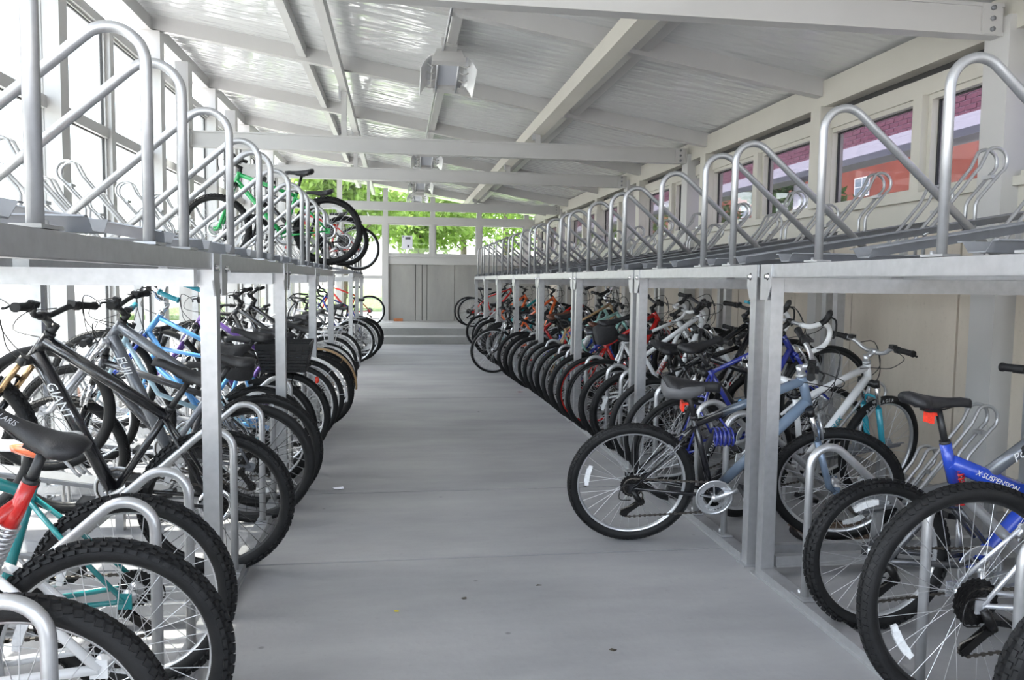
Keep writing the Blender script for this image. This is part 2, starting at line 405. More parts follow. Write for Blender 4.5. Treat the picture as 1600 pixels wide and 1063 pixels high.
BEAMS = [4.3, 9.4, 11.95, 17.0]
PX = [-2.5, -1.0, 0.47, 1.95, 3.45]
def build_ceiling():
    h = 0.15
    def roofbox(y0, y1, x0, x1, t0, t1):
        g = MB(); vs = []
        for y in (y0, y1):
            for x, t in ((x0, t0), (x1, t0), (x1, t1), (x0, t1)): vs.append(Vector((x, y, zb(x)+t)))
        return g.add(vs, [(3, 2, 1, 0), (4, 5, 6, 7), (0, 1, 5, 4), (1, 2, 6, 5), (2, 3, 7, 6), (3, 0, 4, 7)])
    c = put('ceiling', roofbox(Y0-0.4, Y1+0.5, -2.95, 4.1, h+0.02, h+0.10), WHITE, kind='structure')
    ys = [Y0-0.3]+FR+[Y1+0.4]
    for a, b in zip(ys, ys[1:]):
        for xa, xb in zip([-2.9]+PX[1:-1], PX[1:-1]+[4.0]):
            put('ceiling_panel', roofbox(a+0.004, b-0.004, xa+0.003, xb-0.003, h, h+0.02), CEIL, c)
    for y in FR: put('rafter', roofbox(y-0.045, y+0.045, -2.75, 3.75, 0.0, h), WHITE, c)
    for a, b in zip(ys, ys[1:]):
        for x in PX[1:-1]:
            p = put('purlin', roofbox(a+0.05, b-0.05, x-0.04, x+0.04, 0.035, h), WHITE, c)
            put('cleat', MB().span((x-0.075, b-0.057, zb(x)+0.045), (x+0.075, b-0.049, zb(x)+0.13)), WHITE, p)
    put('longitudinal_beam', roofbox(Y0, Y1, 1.57, 1.70, -0.14, -0.0), WHITE2, c)
    put('longitudinal_beam', roofbox(Y0, Y1, -0.65, -0.57, -0.11, -0.0), WHITE, c)
    for y in BEAMS:
        t = MB().span((-2.4, y-0.05, 2.79), (3.50, y+0.05, 2.81)).span((-2.4, y-0.05, 2.95), (3.46, y+0.05, 2.97)).span((-2.4, y-0.04, 2.81), (3.46, y+0.04, 2.95))
        tb = put('tie_beam', t, WHITE, c)
        for s, x in ((-1, -2.32), (1, 3.38)):
            put('end_plate', MB().span((x-0.06, y-0.056, 2.795), (x+0.06, y-0.042, 2.965)), WHITE, tb)
            bo = MB()
            for zz in (2.82, 2.88, 2.94): bo.lathe([(0.0, -0.07), (0.014, -0.07), (0.014, -0.055), (0.0, -0.055)], 8, 'y', (x, y, zz))
            put('bolts', bo, GALV_D, tb, kind='stuff')
        for x in (-0.61, 1.635):
            kp = put('king_post', MB().span((x-0.03, y-0.03, 2.97), (x+0.03, y+0.03, zb(x)-0.02)), WHITE, c)
            put('cleat', MB().span((x-0.06, y-0.04, zb(x)-0.2), (x-0.03, y+0.04, zb(x)-0.02)), GALV, kp)
        put('column', MB().span((3.46, y-0.1, 0.0), (3.64, y+0.1, 2.9)), WHITE, c)
        put('column', MB().span((-2.42, y-0.09, 0.0), (-2.28, y+0.09, 3.7)), WHITE, c)
    put('conduit', MB().tube([(0.40, Y0, zb(0.4)-0.015), (0.40, Y1-0.2, zb(0.4)-0.015)], 0.012, 8), GALV, c)
build_ceiling()

# ---------------------------------------------------------------- outside
put('ground', MB().span((-80, -60, -0.4), (-2.7, 160, -0.06)), mat('pale_paving', (0.50, 0.49, 0.47), 0.8, 0, 0.08, 0.6), kind='structure')
put('ground_bounce', MB().span((-2.7, -60, -0.4), (3.8, -3.0, -0.03)), MATS['pale_paving'], kind='structure')  # unseen paving behind the camera, added to bounce sunlight into the shed
put('ground_yard', MB().span((3.8, -60, -0.4), (90, 160, -0.06)), mat('yard_paving', (0.30, 0.29, 0.28), 0.85, 0, 0.12, 0.5), kind='structure')
put('ground_terrace', MB().span((-2.7, 21.2, -0.4), (3.8, 27, 0.26)), mat('terrace_paving', (0.5, 0.49, 0.47), 0.8, 0, 0.08, 0.6), kind='structure')
put('ground_lawn', MB().span((-9, 27, -0.06), (40, 160, 0.10)), mat('lawn_turf', (0.12, 0.19, 0.05), 0.9, 0, 0.3, 2.0, 0.6, 40), kind='structure')

def grid_building(name, label, x, ya, yb, z0, z1, facing, wallm, ww, wh, dy, zs, trim):
    """a long brick block whose facade faces `facing` along x; each window a part with its panes"""
    b = empty(name, loc=(x, (ya+yb)/2, z0), label=label, cat='building')
    cx, cy = x, (ya+yb)/2
    put('facade', MB().span((-6 if facing > 0 else 0, ya-cy, 0), (0 if facing > 0 else 6, yb-cy, z1-z0)), wallm, b)
    put('parapet', MB().span((-6.1 if facing > 0 else -0.15, ya-cy, z1-z0), (0.15 if facing > 0 else 6.1, yb-cy, z1-z0+0.35)), trim, b)
    fr = cached((name, 'window'), lambda: frame_ring((-0.06, -ww/2, -wh/2), (0.06, ww/2, wh/2), 'x', 0.10).span((-0.05, -0.04, -wh/2), (0.05, 0.04, wh/2)).span((-0.05, -ww/2, -0.03), (0.05, ww/2, 0.03)))
    pn = cached((name, 'pane'), lambda: MB().span((-0.02, -ww/2+0.05, -wh/2+0.05), (0.02, ww/2-0.05, wh/2-0.05)))
    pm = mat('far_window_glass', (0.10, 0.14, 0.17), 0.1, 0, spec=0.8)
    y = ya+dy/2
    while y < yb:
        for z in zs:
            f = put('window', fr, MATS['paint_white'], b, loc=(facing*0.03, y-cy, z-z0)); put('pane', pn, pm, f)
        y += dy
    return b
BRICKR = mat('orange_red_brick', (0.20, 0.045, 0.026), 0.85, 0, 0.15, 0.35)
grid_building('brick_building', 'orange red brick block with white windows seen through right hand windows', 46, 34, 170, -0.06, 20, -1, BRICKR, 2.6, 1.9, 9.0, (4.0, 7.6, 11.2, 14.8), MATS['paint_white'])
BRICKP = mat('pale_pink_brick', (0.66, 0.55, 0.51), 0.85, 0, 0.1, 0.4)
grid_building('brick_building', 'pale pink brick block in glare beyond the left glazing', -30, 4, 62, -0.06, 17, 1, BRICKP, 2.2, 1.9, 6.5, (3.2, 7.0, 10.8, 14.4), MATS['paint_white'])

def near_wing():
    """upper storey of purple brick with a white fascia and gutter, carried on columns over the yard"""
    b = empty('brick_wing', loc=(7.3, 20, 0), label='purple brick wing with white fascia and grey gutter close behind the right windows', cat='building')
    ya, yb = 2.0, 40.0
    put('backing_wall', MB().span((0.014, ya-20, 3.5), (0.5, yb-20, 7.6)), mat('brick_mortar', (0.78, 0.68, 0.76), 0.9), b)  # raised out of view to keep the sky's reflection off the ceiling
    put('fascia', MB().span((-0.12, ya-20, 3.36), (0.4, yb-20, 3.55)), mat('lilac_grey_fascia', (0.42, 0.42, 0.46), 0.5), b)
    put('gutter', MB().span((-0.2, ya-20, 3.25), (0.2, yb-20, 3.35)), mat('zinc_gutter', (0.13, 0.135, 0.15), 0.35, 0.5), b)
    for y in (4, 14, 24, 34, 39): put('pillar', MB().span((0.05, y-20.15, -0.06), (0.35, y-19.85, 3.2)), MATS['paint_white'], b)
    bm = mat('purple_brick', (0.14, 0.05, 0.072), 0.85, 0, 0.25, 9)
    me = MB().span((0.0, -0.1015, -0.0285), (0.08, 0.1015, 0.0285)).mesh('brick')
    n = 0; stuff = MB(); rows = 7
    for k in range(int(34/0.215)):
        for r in range(rows):
            y = 8.5+k*0.215+(0.107 if r % 2 else 0); z = 3.59+r*0.068
            if n < 280 and r < 6:
                put('brick', me, bm, b, loc=(random.uniform(-0.004, 0.004), y-20, z)); n += 1
            else: stuff.span((0, y-20-0.1015, z-0.0285), (0.08, y-20+0.1015, z+0.0285))
    put('brickwork', stuff, bm, b, kind='stuff')
near_wing()

def tree(x, y, z, h, w, seed, label, m, n=2600):
    rnd = random.Random(seed)
    t = empty('tree', loc=(x, y, z), label=label, cat='tree', group='trees around the shed')
    tr = MB().tube([(0, 0, 0), (0.08, 0.05, h*0.3), (0.0, 0.1, h*0.75)], [0.14+h*0.012, 0.11+h*0.01, 0.04], 8)
    for i in range(5):
        a = rnd.uniform(0, 6.28); tr.tube([(0.05, 0.05, h*(0.3+0.08*i)), (math.cos(a)*w*0.35, math.sin(a)*w*0.35, h*(0.5+0.08*i))], [0.06, 0.02], 6)
    put('trunk', tr, mat('bark', (0.13, 0.10, 0.075), 0.9, 0, 0.3, 12), t)
    f = MB(); cl = [(rnd.uniform(-0.6, 0.6)*w*0.5, rnd.uniform(-0.6, 0.6)*w*0.5, h*rnd.uniform(0.42, 0.92)) for _ in range(13)]
    for i in range(n):
        c = Vector(rnd.choice(cl)); d = Vector((rnd.gauss(0, 1), rnd.gauss(0, 1), rnd.gauss(0, 1))).normalized()*w*0.24*rnd.uniform(0.4, 1.0)
        p = c+d; s = rnd.uniform(0.09, 0.18)
        q = Vector((rnd.gauss(0, 1), rnd.gauss(0, 1), rnd.gauss(0, 1))).normalized(); r = q.cross(Vector((rnd.gauss(0, 1), rnd.gauss(0, 1), rnd.gauss(0, 1)))).normalized()
        f.add([p-q*s*1.3, p+r*s*0.6, p+q*s*1.3, p-r*s*0.6], [(0, 1, 2, 3)])
    put('foliage', f, m, t, kind='stuff')
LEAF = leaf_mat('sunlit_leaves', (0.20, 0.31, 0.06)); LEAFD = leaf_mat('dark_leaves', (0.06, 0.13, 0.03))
for i, (x, y, h, w, lab) in enumerate([(-2.3, 33, 7.5, 5.4, 'bright green tree behind the far glazed door'), (0.9, 39, 8.5, 5.8, 'bright green tree behind the notice on the far window'),
                                       (6.0, 45, 9, 6.5, 'bright green tree seen through the right part of the far windows'),
                                       (13.5, 47, 10, 7, 'tall green tree above the far end of the right racks'),
 (-3.5, 53, 11, 8.5, 'far green tree filling the gap between the two trees behind the door and the notice'), (4.5, 56, 11, 8.5, 'far green tree behind the middle panes of the end wall'), (12.5, 60, 12, 8.5, 'farthest green tree behind the right panes of the end wall')]):
    tree(x, y, 0.1, h, w, 20+i, lab, LEAF, 5200)
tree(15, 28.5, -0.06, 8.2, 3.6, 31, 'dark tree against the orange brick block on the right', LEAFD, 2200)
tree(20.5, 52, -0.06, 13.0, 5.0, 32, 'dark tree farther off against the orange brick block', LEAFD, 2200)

# ---------------------------------------------------------------- racks
SHZ = 1.43
def hoop_pts(s, z0, top, r, ang):
    """upright leg, bend, slanting leg running down towards the wall"""
    zc = top-r; pts = [(0.03*s, 0, z0), (0.03*s, 0, zc-0.02)]
    for k in range(0, 13):
        th = R(180-k*(180-90+ang)/12*1.0) if False else R(180)-R(90+ang)*k/12
        pts.append(((0.03+r+r*math.cos(th))*s, 0, zc+r*math.sin(th)))
    x, _, z = pts[-1]; th = R(90-ang)
    dx, dz = math.sin(th), -math.cos(th)
    L = (z-z0-0.005)/-dz
    pts.append((x+s*dx*L, 0, z0+0.005))
    return pts
def loop_pts(s, v, u0, z0, hgt):
    zt = z0+hgt; r = 0.065
    pts = [(u0, z0), (u0+0.02, z0+0.015)]
    ux = u0+hgt-0.10; 
    pts.append((ux-0.05, zt-r-0.03))
    cx, cz = ux+0.03, zt-r
    for k in range(0, 11):
        th = R(130-k*19); pts.append((cx+r*math.cos(th), cz+r*math.sin(th)))
    x, z = pts[-1]
    pts += [(x-hgt*0.26, z-hgt*0.30), (x-hgt*0.29, z-hgt*0.37), (x-hgt*0.29, z0)]
    return [(s*u, v, z) for u, z in pts]
def tray_mesh(s, L, w=0.125):
    e = 0.032
    prof = [(-w/2-0.02, e), (-w/2, e), (-0.035, 0.0), (0.035, 0.0), (w/2, e), (w/2+0.02, e), (w/2+0.02, e-0.004), (w/2-0.002, e-0.004), (0.034, -0.004), (-0.034, -0.004), (-w/2+0.002, e-0.004), (-w/2-0.02, e-0.004)]
    m = MB(); n = len(prof)
    vs = [Vector((0, y, z)) for y, z in prof]+[Vector((s*L, y, z)) for y, z in prof]
    m.add(vs, [(i, (i+1) % n, n+(i+1) % n, n+i) for i in range(n)]+[(0, 1, 2, 9, 10, 11)[::1], (2, 3, 8, 9), (3, 4, 5, 6, 7, 8)])
    return m
def rack_bay(side, y0, L, label, hoops, trays, holders=True, last=False):
    s = 1 if side == 'R' else -1
    key = (side, str(round(L, 3)))
    b = empty('bike_rack', loc=(XR if s > 0 else XLR, y0, 0), label=label, cat='bike rack', group='two-tier rack bays')
    D = 1.5 if s > 0 else 1.43
    post = cached(('post', side), lambda: MB().span((-0.03, -0.03, 0), (0.03, 0.03, SHZ-0.06)))
    cap = cached(('foot_plate', side), lambda: MB().span((-0.05, -0.045, 0.0), (0.05, 0.045, 0.008)))
    ends = (0.075, L-0.075) if s > 0 else ((0.0, L) if last else (0.0,))      # left bays share their posts
    for u in (0.035, D):
        for v in ends:
            p = put('post', post, GALV, b, loc=(s*u, v, 0.0)); put('foot_plate', cap, GALV, p)
    put('floor_rail', cached(key+('floor_rail',), lambda: MB().span((s*0.0, 0.11, 0), (s*0.065, L-0.11, 0.045)).span((s*-0.004, 0.11, 0), (0, L-0.11, 0.012))), GALV, b)
    for v in (0.075, L-0.075):
        put('side_rail', cached(key+('side_rail',), lambda: MB().span((s*0.08, -0.02, 0.05), (s*(D-0.04), 0.02, 0.095)).span((s*0.08, -0.03, 0.046), (s*(D-0.04), 0.03, 0.052))), GALV, b, loc=(0, v, 0))
        put('side_beam', cached(key+('side_beam',), lambda: MB().span((s*0.07, -0.022, SHZ-0.125), (s*(D-0.04), 0.022, SHZ-0.06))), GALV, b, loc=(0, v, 0))
    sb = cached(key+('shelf_beam',), lambda: MB().span((s*0.0, 0.012, SHZ-0.055), (s*0.06, L-0.012, SHZ)).span((s*0.004, 0.012, SHZ-0.058), (s*0.056, L-0.012, SHZ-0.055)))
    for u in (0.0, D-0.03): put('shelf_beam', sb, GALV, b, loc=(s*u, 0, 0))
    put('cross_channel', cached(key+('cross_channel',), lambda: MB().span((s*0.72, 0.1, SHZ-0.06), (s*0.78, L-0.1, SHZ-0.012))), GALV, b)
    for v, d in ((0.075, 1), (L-0.075, -1)):
        poly = [(-0.055*d, 0.16), (0.045*d, 0.16), (0.045*d, 0.06), (0.015*d, 0.0), (-0.04*d, 0.0), (-0.055*d, 0.0)]
        mt = Matrix(((0, 0, 1), (1, 0, 0), (0, 1, 0))).to_4x4()
        g = put('gusset_plate', cached(key+('gusset', str(d)), lambda: MB().prism(poly, 0.006, mt)), GALV, b, loc=(-0.0065 if s > 0 else 0.0005, v, SHZ-0.16))
        put('bolt', cached((side, 'bolt'), lambda: MB().lathe([(0, -0.012*s), (0.011, -0.012*s), (0.012, 0), (0.017, 0.0), (0.017, 0.002*s)], 8, 'x')), CHROME, g, loc=(0.0 if s > 0 else 0.006, 0.012*d, 0.105))
    plate = cached((side, 'base_plate'), lambda: MB().span((s*0.0, -0.045, 0), (s*0.06, 0.06, 0.008)).lathe([(0, 0.02), (0.008, 0.02), (0.009, 0.008)], 8, 'z', (s*0.03, 0.042, 0)))
    hu = cached((side, 'upper_hoop'), lambda: MB().tube(hoop_pts(s, 0.0, 0.61, 0.095, 41), 0.0165, 10))
    hl = cached((side, 'lower_hoop'), lambda: MB().tube(hoop_pts(s, 0.0, 0.63, 0.085, 41), 0.0165, 10))
    for v in hoops:
        h = put('locking_hoop', hu, GALV, b, loc=(0, v, SHZ+0.002)); put('base_plate', plate, GALV, h)
        h = put('locking_hoop', hl, GALV, b, loc=(0, v, 0.047)); put('base_plate', plate, GALV, h)
    def loops(z, hgt, u0): return cached((side, 'wheel_loop', str((round(z, 2), hgt, u0))), lambda: MB().tube(loop_pts(s, -0.034, u0, z, hgt), 0.009, 8).tube(loop_pts(s, 0.034, u0, z, hgt), 0.009, 8).span((s*(u0+hgt*0.8), -0.034, z+hgt*0.66), (s*(u0+hgt*0.8+0.03), 0.034, z+hgt*0.70)))
    for i, v in enumerate(trays):
        hi = i % 2 == 0
        t = cached((side, 'wheel_tray'), lambda: tray_mesh(s, D+0.12))
        tilt = R(9.5) if hi else 0
        put('wheel_tray', t, GALV_D, b, T((s*0.0, v, SHZ+0.012)) @ rotm(-tilt*s, 'Y'))
        if hi: put('tray_support', MB().span((s*(D-0.03), v-0.02, SHZ), (s*(D+0.0), v+0.02, SHZ+0.225)), GALV, b)
        put('wheel_loop', loops(SHZ+(0.16 if hi else 0.02), 0.44, 0.92), GALV, b, loc=(0, v, 0))
        if holders:
            put('wheel_loop', loops(0.30 if hi else 0.0, 0.44, 0.95), GALV, b, loc=(0, v, 0))
            if hi:
                put('wheel_tray', cached((side, 'low_tray'), lambda: tray_mesh(s, 0.85)), GALV_D, b, T((s*0.66, v, 0.20)) @ rotm(-R(9)*s, 'Y'))
                put('tray_support', cached((side, 'low_support_tall'), lambda: MB().span((s*1.38, -0.02, 0), (s*1.42, 0.02, 0.30))), GALV, b, loc=(0, v, 0))
                put('tray_support', cached((side, 'low_support_short'), lambda: MB().span((s*0.75, -0.02, 0), (s*0.79, 0.02, 0.20))), GALV, b, loc=(0, v, 0))
    return b
ORD = ['nearest', 'second', 'third', 'fourth', 'fifth', 'sixth', 'seventh', 'eighth']
for i in range(8):
    rack_bay('R', 1.49+1.95*i, 1.95, 'galvanised two-tier bike rack bay, %s from the camera on the right' % ORD[i], (0.38, 0.77, 1.5), (0.20, 0.58, 1.14, 1.72))
for i in range(4):
    rack_bay('L', 1.33+1.86*i, 1.86, 'galvanised two-tier bike rack bay, %s from the camera on the left' % ORD[i], (0.37, 1.10, 1.48), (0.16, 0.62, 1.18, 1.66), last=i == 3)
for i in range(2):
    rack_bay('L', 12.4+1.86*i, 1.86, 'galvanised two-tier bike rack bay past the gap on the left, %s' % ('its near bay' if i == 0 else 'its far bay'), (0.37, 1.10, 1.48), (0.16, 0.62, 1.18, 1.66), last=i == 1)

# ---------------------------------------------------------------- bicycles
def geo(ft, Rw):
    """joints of the frame in the bike plane: x forward from the rear hub, z up from the ground"""
    k = Rw/0.335
    road = ft in ('road', 'city')
    wb = {'road': 1.0, 'city': 1.08, 'step': 1.06}.get(ft, 1.06)*(0.55+0.45*k)
    g = {'wb': wb, 'R': Rw, 'bb': (0.425*(0.5+0.5*k), Rw-0.055)}
    bb = Vector(g['bb']); Ls = {'road': 0.52, 'city': 0.50, 'step': 0.45, 'mtb': 0.44, 'fs': 0.42, 'fsk': 0.53, 'mtbh': 0.44, 'fsy': 0.60}[ft]*(0.7+0.3*k)
    sd = Vector((-0.292, 0.956)) if ft != 'fsy' else Vector((-0.42, 0.907)); g['st'] = bb+sd*Ls; g['sd'] = sd
    hd = Vector((-0.322, 0.947)); A = Vector((wb, Rw))-Vector((0.947, 0.322))*0.042
    Lf = {'road': Rw+0.045, 'city': Rw+0.06, 'step': Rw+0.07, 'mtb': Rw+0.125, 'fs': Rw+0.125, 'fsk': Rw+0.15, 'mtbh': Rw+0.125, 'fsy': Rw+0.125}[ft]
    g['A'] = A; g['hd'] = hd; g['crown'] = A+hd*Lf; g['hb'] = A+hd*(Lf+0.015)
    g['ht'] = g['hb']+hd*{'road': 0.14, 'city': 0.17, 'step': 0.16, 'fsk': 0.16, 'mtbh': 0.17}.get(ft, 0.12)
    return g
def P3(p, y=0.0): return (p[0], y, p[1])
def frame_mesh(ft, Rw, style, fat=1.0, part='main'):
    g = geo(ft, Rw); m = MB(); bb, st, ht, hb = Vector(g['bb']), g['st'], g['ht'], g['hb']; hd = g['hd']; sd = g['sd']
    thin = ft in ('road', 'city', 'step')
    rd, rt, rs = (0.0165, 0.0145, 0.0145) if thin else (0.023, 0.0195, 0.0175)
    rd *= fat; rt *= fat
    m.tube([P3(hb-hd*0.004), P3(ht+hd*0.004)], 0.0235 if not thin else 0.019, 12)
    m.lathe([(0, -0.037), (0.021, -0.037), (0.021, 0.037), (0, 0.037)], 12, 'y', P3(bb))
    rear = Vector((0, Rw))
    if style == 'step':
        m.tube([P3(hb+hd*0.03), P3(bb+Vector((0.20, 0.11))), P3(bb+Vector((0.07, 0.02))), P3(bb)], rd, 10)
        m.tube([P3(ht-hd*0.03), P3(bb+Vector((0.20, 0.26))), P3(bb+sd*0.20)], rt, 10)
        m.tube([P3(bb), P3(st)], rs, 10)
    elif part == 'swingarm': m = MB()
    elif style == 'boom':            # full-suspension frame: a boom under the seat stub, a top tube rising to the head
        a = st-sd*0.16
        m.tube([P3(a), P3(st)], rs+0.004, 12)
        m.tube([P3(st-sd*0.075), P3(bb+Vector((0.25, 0.27)))], [rd+0.008, rd+0.012], 12)
        m.tube([P3(hb+hd*0.03), P3(bb+Vector((0.27, 0.27))), P3(bb+Vector((0.08, 0.07))), P3(bb)], [rd+0.003, rd+0.010, rd+0.004, rd], 12)
    elif style == 'wye':             # Y-shaped full-suspension beam
        mid = bb+Vector((0.13, 0.22))
        m.tube([P3(ht-hd*0.035), P3(mid+Vector((0.12, 0.10))), P3(mid)], [rd+0.006, rd+0.014, rd+0.012], 12)
        m.tube([P3(mid), P3(st-sd*0.06)], [rd+0.010, rt], 12)
        m.tube([P3(st-sd*0.13), P3(st)], rs+0.003, 12)
        m.tube([P3(hb+hd*0.03), P3(mid+Vector((0.03, -0.02))), P3(bb)], [rd, rd+0.006, rd], 12)
    else:
        m.tube([P3(bb), P3(st)], rs, 10)
        m.tube([P3(st-sd*0.035), P3(ht-hd*0.028)], [rt-0.002, rt+0.002], 10)
        m.tube([P3(bb), P3(hb+hd*0.028)], [rd-0.001, rd+0.002], 10)
    for s in (-1, 1):
        if style in ('boom', 'wye'):
            piv = bb+Vector((0.03, 0.10))
            a = MB() if part == 'swingarm' else None
            if a is not None:
                m.tube([P3(rear, s*0.066), P3(bb+Vector((-0.10, 0.02)), s*0.05), P3(bb+Vector((0.0, 0.03)), s*0.03)], 0.0135, 8)
                m.tube([P3(rear, s*0.066), P3(Vector((0.20, Rw+0.21)), s*0.05), P3(st-sd*0.26+Vector((-0.02, 0)), s*0.03)], 0.0125, 8)
                m.tube([P3(piv, s*0.03), P3(st-sd*0.26+Vector((-0.02, 0)), s*0.03)], 0.010, 8)
                m.box((0, s*0.066, Rw), (0.045, 0.006, 0.05))
            continue
        else:
            m.tube([P3(rear, s*0.066), P3(rear*0.35+bb*0.65, s*0.047), P3(bb, s*0.03)], [0.008, 0.0105, 0.011], 8)
            up = st-sd*(0.045 if style != 'step' else 0.10)
            m.tube([P3(rear, s*0.066), P3(rear*0.35+up*0.65, s*0.045), P3(up, s*0.014)], [0.0075, 0.0085, 0.0085], 8)
        m.box((0, s*0.066, Rw), (0.045, 0.006, 0.05))
    if style not in ('boom', 'wye'):
        q = rear*0.30+(st-sd*0.045)*0.70; m.tube([P3(q, -0.042), P3(q, 0.042)], 0.007, 6)
    return m
def rim_mesh(Rw, tw):
    ro = Rw-tw*0.80; h = 0.019 if tw > 0.04 else 0.023; w = 0.0125 if tw > 0.04 else 0.009
    return MB().lathe([(ro, -w), (ro-0.003, -w*0.7), (ro-0.003, w*0.7), (ro, w), (ro-h*0.6, w), (ro-h, w*0.35), (ro-h, -w*0.35), (ro-h*0.6, -w)], 64, 'y', closed=True)
def tyre_mesh(Rw, tw, tread):
    m = MB(); a = tw/2; c = Rw-a-(0.004 if tread == 'knob' else 0.0015); n = 14
    m.lathe([(c+a*math.cos(2*math.pi*i/n), a*math.sin(2*math.pi*i/n)*0.98) for i in range(n)], 72, 'y', closed=True)
    if tread == 'knob':
        N = 64
        for i in range(N):
            for row in range(5):
                th = 2*math.pi*(i+(0.5 if row % 2 else 0))/N
                ph = R((-62, -33, 0, 33, 62)[row])
                rad = Vector((math.cos(th), 0, math.sin(th))); tan = Vector((-math.sin(th), 0, math.cos(th)))
                nrm = rad*math.cos(ph)+Vector((0, 1, 0))*math.sin(ph); sid = nrm.cross(tan)
                p = rad*c+nrm*(a+0.0025)
                L = 2*math.pi*Rw/N*(0.62 if row % 2 == 0 else 0.5)
                m.box(p, (L, a*(0.36 if row else 0.36), 0.010), Matrix((tan, sid, nrm)).transposed())
    elif tread == 'block':
        N = 90
        for i in range(N):
            for row in range(3):
                th = 2*math.pi*(i+(0.5 if row % 2 else 0))/N; ph = R((-42, 0, 42)[row])
                rad = Vector((math.cos(th), 0, math.sin(th))); tan = Vector((-math.sin(th), 0, math.cos(th)))
                nrm = rad*math.cos(ph)+Vector((0, 1, 0))*math.sin(ph); sid = nrm.cross(tan)
                m.box(rad*c+nrm*(a+0.0002), (2*math.pi*Rw/N*0.72, a*0.52, 0.005), Matrix((tan, sid, nrm)).transposed() @ Matrix.Rotation(R(18*(row-1)), 3, 'Z'))
    return m
def spoke_mesh(Rw, tw):
    m = MB(); ro = Rw-tw*0.80-0.017; N = 32
    for i in range(N):
        s = 1 if i % 2 else -1; th = 2*math.pi*i/N; d = (1 if (i//2) % 2 else -1)*R(62)
        m.tube([(0.022*math.cos(th+d), s*0.029, 0.022*math.sin(th+d)), (ro*math.cos(th), s*0.002, ro*math.sin(th))], 0.00125, 4, caps=False)
    return m
def hub_mesh(): return MB().lathe([(0, -0.062), (0.005, -0.062), (0.005, -0.036), (0.024, -0.033), (0.024, -0.026), (0.013, -0.022), (0.013, 0.022), (0.024, 0.026), (0.024, 0.033), (0.005, 0.036), (0.005, 0.062), (0, 0.062)], 16)
def gear(m, r, teeth, y, t=0.0022, inner=0.012):
    n = teeth*2; po = []
    for i in range(n):
        th = 2*math.pi*i/n; q = r+(0.003 if i % 2 else -0.002); po.append((q*math.cos(th), q*math.sin(th)))
    vs = [Vector((x, y-t/2, z)) for x, z in po]+[Vector((x, y+t/2, z)) for x, z in po]
    vi = [Vector((x*inner/r, y-t/2, z*inner/r)) for x, z in po]+[Vector((x*inner/r, y+t/2, z*inner/r)) for x, z in po]
    fs = []
    for i in range(n):
        j = (i+1) % n
        fs += [(i, j, n+j, n+i), (2*n+i, 2*n+j, j, i), (n+i, n+j, 3*n+j, 3*n+i), (2*n+j, 2*n+i, 3*n+i, 3*n+j)]
    m.add(vs+vi, fs)
def cassette_mesh(k=1.0):
    m = MB()
    for i, r in enumerate((0.060, 0.053, 0.047, 0.041, 0.035, 0.029, 0.024)): gear(m, r*k, int(r*400), -0.036-i*0.0042)
    return m
def guard_mesh(): return MB().lathe([(0.03, -0.0315), (0.067, -0.033), (0.067, -0.034), (0.03, -0.033)], 32, closed=True)
def disc_mesh(): return MB().lathe([(0.055, 0.036), (0.08, 0.036), (0.08, 0.038), (0.055, 0.038)], 32, closed=True)
def reflector_mesh(Rw): 
    m = MB(); r = Rw*0.70
    pts = []
    for k in range(7):
        th = R(-14+28*k/6); pts.append((r*math.cos(th), r*math.sin(th)))
    for k in range(6):
        p, q = Vector((pts[k][0], 0, pts[k][1])), Vector((pts[k+1][0], 0, pts[k+1][1])); w = 0.026 if 0 < k < 5 else 0.020
        m.beam(p, q, 0.010, w, up=((p+q)/2).normalized())
    return m
def saddle_mesh(wide, nose=0.022, thick=1.0):
    m = MB(); rings = []; L = 0.275
    for i in range(15):
        t = i/14; x = -0.115+L*t
        w = wide*(1-t)**1.15 if t > 0.25 else wide*(0.72+0.28*math.sin(t/0.25*math.pi/2))*0.98
        w = max(w, nose*(1.0 if t < 0.93 else 0.75)) if t > 0.25 else w
        top = 0.018*(1-t*3.2) if t < 0.3 else (0.001-0.008*math.sin((t-0.3)/0.7*math.pi)+ (0.0 if t < 0.85 else -0.010*(t-0.85)/0.15))
        th = (0.05 if t < 0.35 else 0.05-0.016*min(1, (t-0.35)/0.3))*thick
        if i == 0: w *= 0.8; th = 0.024; top -= 0.008
        ring = []
        for k in range(12):
            a = 2*math.pi*k/12; cx, cz = math.cos(a), math.sin(a)
            sx = abs(cx)**0.6*(1 if cx >= 0 else -1); sz = abs(cz)**0.75*(1 if cz >= 0 else -1)
            ring.append((x, sx*w, top-th/2+sz*th/2-(0.012*abs(sx)**2 if t < 0.5 else 0.007*abs(sx)**2)))
        rings.append(ring)
    m.loft(rings); return m
def skirt_mesh(wide, thick):
    """the lower band that wraps the rear and sides of a saddle"""
    m = MB(); rings = []
    for x, wf, f in ((-0.122, 0.50, 0.75), (-0.118, 0.70, 1.0), (-0.10, 0.86, 1.0), (-0.05, 1.01, 1.0), (0.0, 0.93, 0.95), (0.05, 0.62, 0.75), (0.075, 0.46, 0.55)):
        w = wide*wf+0.003; zt, zb_ = -0.016*thick, (-0.016-0.040*f)*thick
        rings.append([(x, -w, zt), (x, -w*0.98, (zt+zb_)/2), (x, -w*0.80, zb_), (x, w*0.80, zb_), (x, w*0.98, (zt+zb_)/2), (x, w, zt)])
    return m.loft(rings)
def saddle_rails(): 
    m = MB()
    for s in (-1, 1): m.tube([(-0.085, s*0.03, -0.025), (-0.05, s*0.024, -0.05), (0.04, s*0.022, -0.05), (0.12, s*0.01, -0.028)], 0.0035, 6)
    m.box((-0.005, 0, -0.052), (0.045, 0.05, 0.022)); return m
